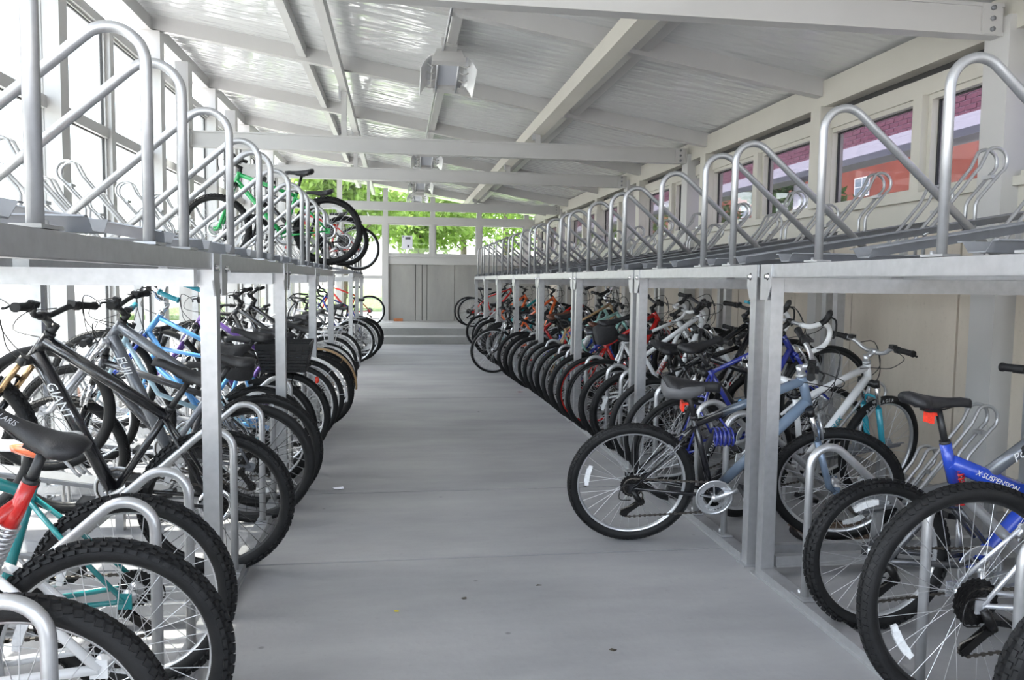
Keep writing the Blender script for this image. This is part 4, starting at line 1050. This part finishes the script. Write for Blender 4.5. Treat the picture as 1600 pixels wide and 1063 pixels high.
def L(y, label, x=-0.77, **k): k.update(side='L', x=x, y=y, label=label); return k
def Q(y, label, x=1.80, **k): k.update(side='R', x=x, y=y, label=label); return k
BIKES = [
 # left row, wheel at the aisle, near to far
 L(1.80, 'silver bike with red and black swingarm stripe, wheel lowest in the left foreground', x=-0.82, frame='silver', R=0.335, tread='block', tw=0.056, hi=True, lean=4, turn=3, type='fs', style='boom', swing='red'),
 L(2.20, 'red full-suspension bike with black saddle at the left edge', x=-0.765, frame='red', type='fsy', style='wye', R=0.325, tread='knob', tw=0.056, hi=True, lean=3, tilt=-28, saddletext='POLARIS', wide=0.078, seat=0.10, seatdx=0.0, fork='black', comp='alu', shock='alu', swing='white', texts=[('cs', 'SHIMANO', 0.022, 'black', 0.15)]),
 L(2.64, 'teal bike with white and orange saddle behind the red bike', x=-0.84, frame='teal', R=0.325, tread='knob', tw=0.054, hi=True, lean=2, saddle='white', patch='orange', seat=0.10, fork='white', comp='alu', turn=-4),
 L(3.66, 'black mountain bike with white downtube lettering, bar raised, beside the first left post', x=-0.80, fat=1.3, turn=5, frame='black', fork='black', stanchion='gold', R=0.335, tread='knob', tw=0.054, hi=True, lean=6, seat=0.15, rim='black', disc=True, spoke='dark', hub='dark', **{'raise': 0.30}, steer=-12, texts=[('dt', 'GIANT', 0.055, 'white', 0.13)], tilt=-6, wide=0.074),
 L(4.42, 'grey mountain bike with blue top tube stripe and outlined downtube lettering', x=-0.78, fat=1.3, turn=3, frame='grey', R=0.335, tread='slick', tw=0.05, hi=True, lean=5, **{'raise': 0.32}, rim='black', spoke='dark', seat=0.13, fork='silver', texts=[('dt', 'FUJI', 0.06, 'white', 0.11)]),
 L(4.72, 'gunmetal bike with large wheel right beside the grey lettered one', x=-0.77, frame='gunmetal', R=0.34, tread='block', lean=5, seat=0.12, rim='black', fork='black', hi=True),
 L(5.12, 'pale blue step-through bike with teal bar, behind the grey mountain bike', x=-0.86, frame='paleblue', type='step', tread='block', lean=5, bar='riser', grip='teal', saddle='black', wide=0.09, extras=('seatcover', 'seatbag'), steer=14, **{'raise': 0.15}),
 L(5.55, 'sky blue bike with teal handlebar and chrome headset, raised front', x=-0.88, frame='skyblue', type='city', bar='city', R=0.335, tread='block', comp='chrome', lean=5, **{'raise': 0.32}, fork='blue', grip='teal'),
 L(5.92, 'blue bike with black plastic basket over its rear wheel', x=-0.82, frame='skyblue', type='city', bar='flat', tread='block', lean=4, extras=('basket', 'rack'), R=0.335),
 L(6.45, 'purple bike with black saddle, behind the black basket', x=-0.80, frame='purple', tread='slick', lean=6, **{'raise': 0.28}, bar='riser', comp='black'),
 L(6.85, 'black city bike with white rear mudguard stay in the left row', x=-0.78, frame='black', type='city', bar='flat', tread='slick', lean=6, extras=('fenders',), fendercol='white'),
 L(7.25, 'black touring bike with orange rim strip in the left row', x=-0.72, frame='charcoal', tread='block', lean=6, **{'raise': 0.3}, rim='black'),
 L(7.62, 'bike with tan mudguard beside the third left post', x=-0.74, frame='black', type='city', bar='city', tread='slick', extras=('fenders',), fendercol='tan', lean=5),
 L(8.10, 'black bike with narrow bars, last but one before the left gap', x=-0.75, frame='black', tread='block', lean=7, **{'raise': 0.3}),
 L(8.55, 'white bike with black saddle at the end of the near left racks', x=-0.76, frame='white', type='road', bar='flat', tread='road', R=0.34, lean=6),
 L(9.6, 'silver bike with chrome mudguards standing in the left gap', x=-0.80, frame='silver', type='city', bar='flat', tread='slick', extras=('fenders', 'rack'), rackm='alu', fendercol='silver', lean=6),
 L(10.5, 'black bike with silver rack standing in the left gap', x=-0.80, frame='black', type='city', bar='flat', tread='slick', extras=('rack',), rackm='alu', lean=6, R=0.34),
 L(12.75, 'silver city bike with pale rims by the far left post', x=-0.70, frame='silver', type='city', bar='city', tread='slick', R=0.345, extras=('fenders', 'rack'), rackm='alu', fendercol='silver', lean=5),
 L(13.25, 'black mountain bike with yellow label on tyre, far left racks', x=-0.62, frame='black', tread='block', R=0.345, lean=5),
 L(14.0, 'dark bike with thick tyres, last but one in the far left racks', x=-0.58, frame='gunmetal', tread='knob', R=0.34, lean=5),
 L(14.7, 'blue and white road bike in the far left racks', x=-0.66, frame='navy', type='road', bar='drop', tread='road', R=0.34, lean=5, **{'raise': 0.3}),
 L(18.0, 'red bike on the platform by the glazed door', x=-0.62, frame='red', tread='slick', R=0.345, z=0.30, lean=4, fork='red', rim='alu'),
 # upper deck, left
 L(8.08, 'green and black mountain bike on the upper left deck', x=-0.68, z=1.475, frame='green', fork='green', tread='knob', tw=0.056, lean=3, R=0.335, disc=True, group='bicycles on the upper left deck', seat=0.17, rim='black', hi=True),
 L(8.52, 'small-wheeled black bike on the upper left deck behind the green one', x=-0.56, z=1.475, frame='black', tread='block', R=0.26, lean=3, group='bicycles on the upper left deck', fork='black', disc=True),
 L(12.68, 'bike with tan-walled rear tyre on the far upper left deck', x=-0.62, z=1.475, frame='red', tread='slick', R=0.345, lean=3, group='bicycles on the upper left deck'),
 # right row, near to far
 Q(1.68, 'bike with knobby tyre cut off in the lower right corner', x=1.80, frame='black', tread='knob', tw=0.057, hi=True, lean=4, turn=-8),
 Q(2.2, 'silver full-suspension bike in the right foreground, black cassette in view', x=1.77, frame='silver', type='fs', style='plain', R=0.368, tread='block', tw=0.055, hi=True, lean=1, rim='black', disc=False, spin=148, seat=0.06, wreflect=True, cog=1.25),
 Q(2.78, 'small blue full-suspension bike with red reflector under its saddle', x=1.84, frame='blue', type='fsk', style='boom', R=0.30, tread='knob', tw=0.054, hi=True, lean=2, extras=('tailreflector',), seat=0.14, seatdx=-0.03, shock='red', toptube='grey', spin=253, texts=[('btop', 'Power', 0.05, 'white', 0.12), ('boom', 'X SUSPENSION', 0.030, 'white', 0.10)], steer=8),
 Q(3.93, 'black mountain bike fading to grey-blue, jutting into the aisle on the right', x=1.19, frame='fade', fork='steelblue', fat=1.15, type='mtbh', turn=-7, R=0.326, tread='block', tw=0.052, hi=True, lean=13, seat=0.15, saddle='black', patch='greyvinyl', wide=0.088, thick=1.4, extras=('tailreflector', 'lock'), refl=0.085, spin=190, comp='alu', texts=[('ss', 'DIAMONDBACK', 0.028, 'silver', 0.12)], steer=-15, crank=-25),
 Q(4.25, 'white and cyan bike with cyan fork and lettered tyres, near the right wall', x=1.95, frame='white', fork='cyan', R=0.335, tread='slick', tw=0.05, hi=True, lean=8, turn=17, saddle='white', comp='alu', grip='black', tyretext=('BONTRAGER', 0), texts=[('dt', 'TREK', 0.05, 'cyan', 0.25)], bar='riser', seat=0.06),
 Q(4.61, 'dark blue road bike with white bar tape, front wheel raised by the wall', x=1.71, frame='navy', fork='navy', type='road', bar='drop', tape='white', R=0.335, tread='road', tw=0.032, hi=True, lean=7, saddle='black', **{'raise': 0.30}, turn=4, rim='black', texts=[('tt', 'FUJI', 0.03, 'white', 0.2)]),
 Q(5.5, 'black bike with cyan phone mount on its bars', x=1.82, frame='black', type='mtb', bar='flat', tread='slick', hi=True, lean=8, **{'raise': 0.28}, extras=('gps',), seat=0.10, texts=[('dt', 'K2', 0.06, 'white', 0.2)], saddle='black', wide=0.066, turn=2),
 Q(6.75, 'white and black road bike with white drop bars and orange plugs', x=1.78, frame='white', fork='white', type='road', bar='drop', tape='white', R=0.34, tread='road', tw=0.03, hi=True, lean=6, rim='black', **{'raise': 0.28}, extras=('seatbag',), texts=[('dt', 'TREK', 0.06, 'red', 0.14)], seat=0.16),
 Q(5.95, 'black bike under a wide black saddle cover', x=1.8, frame='black', bar='flat', tread='block', lean=7, extras=('seatcover',), hi=True, wide=0.085, rim='black'),
 Q(6.35, 'white mountain bike with black riser bar, second right bay, beside white drop bars', x=1.8, frame='white', fork='white', tread='block', lean=7, **{'raise': 0.3}, saddle='black', bar='riser', hi=True),
 Q(7.12, 'black mountain bike with red rims, near the third right post', x=1.77, frame='black', fork='black', tread='slick', rim='red', lean=7, bar='riser'),
 Q(7.47, 'red bike with black and grey saddle and a red bottle', x=1.76, frame='red', tread='block', lean=8, extras=('bottle',), bottle='red', patch='grey', **{'raise': 0.26}),
 Q(8.92, 'tan cruiser with chrome handlebar, raised by the wall', x=1.74, frame='tan', type='city', bar='city', comp='chrome', R=0.335, tread='slick', tw=0.05, lean=6, **{'raise': 0.34}, saddle='brown', wide=0.085, lever=True),
 Q(7.82, 'charcoal city bike with brown saddle and brown grips', x=1.76, frame='charcoal', type='city', bar='flat', tread='slick', lean=6, saddle='brown', grip='brown'),
 Q(8.55, 'mint bike with red bottle, halfway along the right row', x=1.75, frame='mint', type='road', bar='flat', tread='slick', lean=6, extras=('bottle',), bottle='red', **{'raise': 0.28}),
 Q(8.2, 'navy mountain bike halfway along the right row', x=1.76, frame='navy', tread='block', lean=6),
 Q(9.3, 'mint step-through bike with white bottle', x=1.74, frame='mint', type='step', bar='riser', tread='slick', lean=6, extras=('bottle',), bottle='white', **{'raise': 0.28}),
 Q(5.05, 'black bike with blue bottle between a navy road bike and a phone-mount bike', x=1.8, frame='black', tread='slick', lean=6, extras=('bottle',), bottle='skyblue', end='front'),
 Q(9.7, 'blue bike with silver rims in the middle of the right row', x=1.69, frame='blue', tread='block', lean=7),
 Q(10.15, 'red and black bike with raised wheel, middle of the right row', x=1.68, frame='red', fork='black', tread='knob', lean=7, **{'raise': 0.32}),
 Q(10.6, 'gunmetal bike with black saddle, right row before the jutting wheel', x=1.66, frame='gunmetal', tread='block', lean=6),
 Q(11.42, 'black bike whose front wheel sticks far out into the aisle, right row', x=1.37, frame='black', tread='slick', tw=0.042, lean=8, end='front'),
 Q(11.9, 'orange and teal bike raised behind the jutting wheel', x=1.70, frame='orange', fork='cyan', tread='block', lean=6, **{'raise': 0.34}),
 Q(12.5, 'black bike with thick tyres, fifth from the far end of the right row', x=1.66, frame='black', tread='knob', lean=6),
 Q(13.1, 'teal bike, fourth from the far end of the right row', x=1.70, frame='teal', tread='slick', lean=6, **{'raise': 0.32}),
 Q(13.9, 'grey bike with wide tyres, third from the far end of the right row', x=1.66, frame='grey', tread='knob', lean=6),
 Q(14.8, 'orange bike, second from the far end of the right row', x=1.70, frame='orange', tread='slick', lean=6, **{'raise': 0.3}),
 Q(15.8, 'black bike, last at floor level in the right row', x=1.68, frame='black', tread='block', lean=6),
 Q(17.75, 'red and white bike with pale spokes on the platform at right', x=1.66, z=0.30, frame='red', fork='white', tread='slick', R=0.34, lean=5, comp='alu'),
 Q(18.3, 'black bike on the platform behind the red and white one', x=1.62, z=0.30, frame='black', tread='slick', R=0.34, lean=5),
]
for b in BIKES: bicycle(b)

# ---------------------------------------------------------------- floodlights, notice, small things
def floodlight(y, label):
    x = 0.45; z = zb(x)-0.03
    f = empty('floodlight', mw=T((x, y, z)) @ rotm(math.pi, 'Z') @ rotm(R(16), 'X'), label=label, cat='lamp', group='floodlights under the roof')
    put('mounting_box', MB().span((-0.07, 0.24, -0.06), (0.07, 0.34, 0.03)).span((-0.05, -0.26, -0.035), (0.05, 0.30, 0.0)), WHITE, f)
    hs = put('housing', MB().loft([[(-0.11, -0.26, -0.035), (0.11, -0.26, -0.035), (0.11, 0.26, -0.035), (-0.11, 0.26, -0.035)], [(-0.14, -0.27, -0.12), (0.14, -0.27, -0.12), (0.14, 0.27, -0.12), (-0.14, 0.27, -0.12)]]), WHITE, f)
    for p in hs.data.polygons: p.use_smooth = False
    put('lens', MB().span((-0.10, -0.21, -0.126), (0.10, 0.21, -0.119)), LENS, f)
    put('end_cap', MB().span((-0.15, 0.21, -0.17), (0.15, 0.28, -0.115)), WHITE, f)
    put('end_cap', MB().span((-0.12, -0.30, -0.16), (0.12, -0.23, -0.115)), WHITE, f)
    for s in (-1, 1):
        put('guard_tube', MB().tube([(s*0.095, -0.29, -0.15), (s*0.095, 0.25, -0.15)], 0.013, 10), ALU, f)
        w = MB(); pr = []
        for k in range(6):
            t = k/5; pr.append((s*(0.15+0.10*t**0.8), -0.10-0.13*t**1.5))
        pr += [(px+s*0.003, pz+0.003) for px, pz in reversed(pr)]
        w.prism(pr, 0.5, Matrix(((1, 0, 0), (0, 0, 1), (0, 1, 0))).to_4x4())
        put('wing', w, MATS['paint_white'], f, loc=(0, -0.25, 0))
        g = MB()
        for yy in (-0.2, -0.07, 0.06, 0.19): g.tube(smooth_path([(s*0.10, yy, -0.145), (s*0.15, yy, -0.17), (s*0.19, yy, -0.15)], 3), 0.006, 6)
        put('wire_guard', g, WHITE, f)
floodlight(7.55, 'white floodlight with side wings hanging nearest under the roof')
floodlight(12.9, 'second white floodlight from the camera under the roof')
floodlight(16.4, 'third white floodlight from the camera under the roof')
floodlight(18.9, 'farthest white floodlight under the roof, by the end wall')

pp = MATS['paint_white']
no = put('notice', MB().span((0.10, 20.498, 2.12), (0.37, 20.503, 2.47)), mat('notice_paper', (0.75, 0.75, 0.82), 0.7), label='white paper notice taped to the far window', cat='notice')
put('print', MB().span((0.19, 20.4955, 2.37), (0.32, 20.498, 2.43)).span((0.24, 20.4955, 2.17), (0.29, 20.498, 2.23)).span((0.12, 20.4955, 2.42), (0.15, 20.498, 2.45)), mat('notice_ink', (0.10, 0.10, 0.13), 0.7), no)
put('loose_brick', MB().span((-0.10, 20.15, 0.30), (0.13, 20.27, 0.365)).span((-0.01, 20.14, 0.30), (0.10, 20.16, 0.33)), mat('orange_brick', (0.45, 0.17, 0.07), 0.85, 0, 0.2, 30), label='loose orange brick lying on the platform by the end wall', cat='brick')
put('paper_sheet', MB().span((-0.32, 19.55, 0.30), (-0.12, 19.75, 0.303)), mat('notice_paper', (0.75, 0.75, 0.82), 0.7), label='scrap of white paper lying on the platform near the glazed door', cat='paper')
def drain():
    d = empty('floor_drain', loc=(2.38, 3.86, 0.0), label='rusty square drain grate in a round surround on the floor', cat='drain')
    rust = mat('rusty_iron', (0.17, 0.12, 0.09), 0.8, 0.3, 0.4, 14)
    put('surround', MB().lathe([(0.26, 0.001), (0.29, 0.004), (0.27, 0.005), (0.25, 0.003)], 40, 'z', closed=True), DARKM, d)
    m = frame_ring((-0.22, -0.22, 0.0), (0.22, 0.22, 0.006), 'x', 0.004) if False else MB()
    for s in (-1, 1): m.span((-0.22, s*0.21-0.01, 0), (0.22, s*0.21+0.01, 0.007)); m.span((s*0.21-0.01, -0.2, 0), (s*0.21+0.01, 0.2, 0.007))
    for k in range(17): m.span((-0.2+k*0.0245, -0.2, 0), (-0.2+k*0.0245+0.012, 0.2, 0.006))
    for k in range(5): m.span((-0.2, -0.16+k*0.08-0.006, 0), (0.2, -0.16+k*0.08+0.006, 0.0055))
    put('grate', m, rust, d)
    put('sump_shade', MB().span((-0.21, -0.21, 0.0005), (0.21, 0.21, 0.0015)), mat('sump_shade_colour', (0.02, 0.018, 0.016), 0.9), d)  # flat dark sheet, painted shade in place of a pit below the grate
drain()
def litter(name, label, x, y, s, m, cat):
    rnd = random.Random(int(x*100+y*10)); g = MB()
    pts = []
    for k in range(7):
        a = 2*math.pi*k/7; r = s*rnd.uniform(0.5, 1.0); pts.append((r*math.cos(a)*1.4, r*math.sin(a)))
    n = len(pts); vs = [Vector((a, b, 0.001+rnd.uniform(0, s*0.35))) for a, b in pts]; vs2 = [v+Vector((0, 0, 0.0015)) for v in vs]
    g.add(vs+vs2, [tuple(reversed(range(n))), tuple(range(n, 2*n))]+[(i, (i+1) % n, n+(i+1) % n, n+i) for i in range(n)])
    put(name, g, m, loc=(x, y, 0.0), label=label, cat=cat)
DRY = mat('dry_leaf', (0.06, 0.05, 0.035), 0.9)
litter('bottle_cap', 'small red scrap on the aisle floor by the right rail', 1.47, 9.43, 0.03, PAINTS['red'], 'litter')
litter('paper_scrap', 'crumpled white paper scrap on the floor near left wheels', -0.37, 5.09, 0.035, MATS['notice_paper'], 'litter')
litter('dry_leaf', 'yellow leaf on the aisle floor left of the centre', 0.0, 3.15, 0.012, mat('yellow_leaf', (0.5, 0.4, 0.03), 0.8), 'leaf')
litter('green_leaf', 'small green leaf on the near aisle floor at right', 0.92, 2.28, 0.012, mat('green_leaf', (0.05, 0.3, 0.12), 0.8), 'leaf')
for i, (x, y, lab) in enumerate([(0.28, 3.25, 'dark dry leaf on the aisle floor, left of a larger dark one'), (0.62, 3.36, 'dark twig-like leaf near the middle of the near aisle floor'), (0.78, 2.72, 'dark dry leaf nearest the camera in the aisle'), (1.22, 5.0, 'dark dry leaf on the floor by the jutting black bike'), (0.82, 8.0, 'dark dry leaf far down the aisle')]):
    litter('dry_leaf', lab, x, y, 0.011, DRY, 'leaf')

# ---------------------------------------------------------------- a passer-by outside, mostly hidden by the rack posts
def skin_mesh(name, verts, edges, radii, m, parent=None, levels=1, **k):
    me = bpy.data.meshes.new(name); me.from_pydata(verts, edges, []); me.materials.append(m)
    o = bpy.data.objects.new(name, me); COL.objects.link(o)
    if parent is not None: o.parent = parent
    sk = o.modifiers.new('skin', 'SKIN'); sk.use_smooth_shade = True
    for i, r in enumerate(radii): me.skin_vertices[0].data[i].radius = (r, r) if not isinstance(r, tuple) else r
    me.skin_vertices[0].data[0].use_root = True
    sb = o.modifiers.new('smooth', 'SUBSURF'); sb.levels = levels; sb.render_levels = levels
    o.material_slots[0].link = 'OBJECT'; o.material_slots[0].material = m
    return tag(o, **k)
def person(x, y, z):
    skin = mat('skin', (0.30, 0.15, 0.10), 0.55); denim = mat('denim', (0.055, 0.10, 0.18), 0.9, 0, 0.12, 60); shirt = mat('blue_grey_shirt', (0.11, 0.14, 0.19), 0.9)
    root = empty('person', mw=T((x, y, z)) @ rotm(R(-90), 'Z'), label='passer-by in denim trousers and blue-grey top walking outside behind the left rack posts', cat='person')
    V, Ed, Ra = [(0, 0, 0.95)], [], [(0.13, 0.10)]
    def chain(start, pts):
        i = start
        for p, r in pts:
            V.append(p); Ra.append(r); Ed.append((i, len(V)-1)); i = len(V)-1
        return i
    ch = chain(0, [((0.0, 0.01, 1.12), (0.125, 0.09)), ((0, 0, 1.30), (0.15, 0.10)), ((0, 0, 1.42), (0.10, 0.07)), ((0, -0.01, 1.49), 0.05), ((0, -0.03, 1.56), (0.062, 0.075)), ((0, -0.03, 1.63), (0.075, 0.092)), ((0, -0.02, 1.70), (0.05, 0.06))])
    chest = 2
    for s, st in ((-1, 0.22), (1, -0.20)):
        chain(0, [((s*0.09, 0, 0.90), 0.088), ((s*0.10, -st*0.5, 0.50), 0.058), ((s*0.10, -st*0.55+0.02, 0.36), 0.057), ((s*0.10, -st*0.6+(0.12 if st < 0 else 0.0), 0.09), 0.036), ((s*0.10, -st*0.6+(0.12 if st < 0 else 0.0)-0.10, 0.03), 0.034), ((s*0.10, -st*0.6+(0.12 if st < 0 else 0.0)-0.17, 0.022), 0.022)])
        w = chain(chest, [((s*0.18, 0, 1.38), 0.052), ((s*0.22, st*0.12, 1.12), 0.042), ((s*0.22, st*0.3-0.04, 0.88), 0.027), ((s*0.22, st*0.3-0.06, 0.83), (0.018, 0.034))])
        b = V[w]
        for q, (dy, ln) in enumerate(((-0.028, 0.075), (-0.010, 0.088), (0.010, 0.083), (0.027, 0.066))):
            chain(w, [((b[0], b[1]+dy, b[2]-0.045), 0.009), ((b[0]-s*0.006, b[1]+dy-0.006, b[2]-0.045-ln*0.5), 0.008), ((b[0]-s*0.016, b[1]+dy-0.014, b[2]-0.045-ln), 0.006)])
        chain(w, [((b[0]-s*0.012, b[1]-0.04, b[2]-0.01), 0.010), ((b[0]-s*0.016, b[1]-0.055, b[2]-0.05), 0.008)])
    skin_mesh('body', V, Ed, Ra, skin, root, 2)
    tv, te, tr = [(0, 0, 1.06), (0, 0, 0.93)], [(0, 1)], [(0.142, 0.112), (0.148, 0.118)]
    for s, st in ((-1, 0.22), (1, -0.20)):
        i = len(tv); tv += [(s*0.09, 0, 0.86), (s*0.10, -st*0.5, 0.50), (s*0.10, -st*0.55+0.02, 0.40)]; te += [(1, i), (i, i+1), (i+1, i+2)]; tr += [0.098, 0.074, 0.072]
    skin_mesh('trousers', tv, te, tr, denim, root)
    sv, se, sr = [(0, 0.0, 0.86), (0, 0.01, 1.12), (0, 0, 1.30), (0, 0, 1.42)], [(0, 1), (1, 2), (2, 3)], [(0.168, 0.136), (0.155, 0.118), (0.17, 0.12), (0.105, 0.078)]
    for s, st in ((-1, 0.22), (1, -0.20)):
        i = len(sv); sv += [(s*0.18, 0, 1.38), (s*0.205, st*0.08, 1.22)]; se += [(2, i), (i, i+1)]; sr += [0.062, 0.056]
    skin_mesh('shirt', sv, se, sr, shirt, root)
    skin_mesh('hair', [(0, 0.02, 1.60), (0, 0.012, 1.67), (0, -0.012, 1.735)], [(0, 1), (1, 2)], [(0.082, 0.075), (0.088, 0.092), (0.07, 0.075)], mat('brown_hair', (0.06, 0.035, 0.02), 0.7), root)
    f = MB()
    for s in (-1, 1): f.lathe([(0, -0.006), (0.008, -0.004), (0.010, 0), (0, 0.004)], 8, 'y', (s*0.030, -0.118, 1.62))
    put('eyes', f, DARKM, root)
    put('nose', MB().tube([(0, -0.112, 1.615), (0, -0.135, 1.585), (0, -0.118, 1.578)], [0.007, 0.012, 0.010], 8), skin, root)
    put('mouth', MB().tube([(-0.022, -0.105, 1.553), (0, -0.114, 1.551), (0.022, -0.105, 1.553)], 0.005, 6), mat('lips', (0.42, 0.14, 0.12), 0.5), root)
    for s in (-1, 1):
        put('ear', MB().tube([(s*0.074, -0.02, 1.645), (s*0.086, -0.008, 1.625), (s*0.078, -0.018, 1.595)], [0.008, 0.012, 0.007], 8), skin, root)
        yy = -(-0.20 if s > 0 else 0.22)*0.6+(0.12 if s > 0 else 0.0)
        put('shoe', MB().loft([[(s*0.10+w*math.cos(a), yy+yo, 0.03+hh*max(-0.9, math.sin(a))) for a in [2*math.pi*q/10 for q in range(10)]] for yo, w, hh in ((0.05, 0.028, 0.03), (0.03, 0.04, 0.05), (-0.06, 0.046, 0.042), (-0.14, 0.046, 0.03), (-0.19, 0.025, 0.02))]), PAINTS['white'], root)
person(-3.57, 9.0, -0.06)
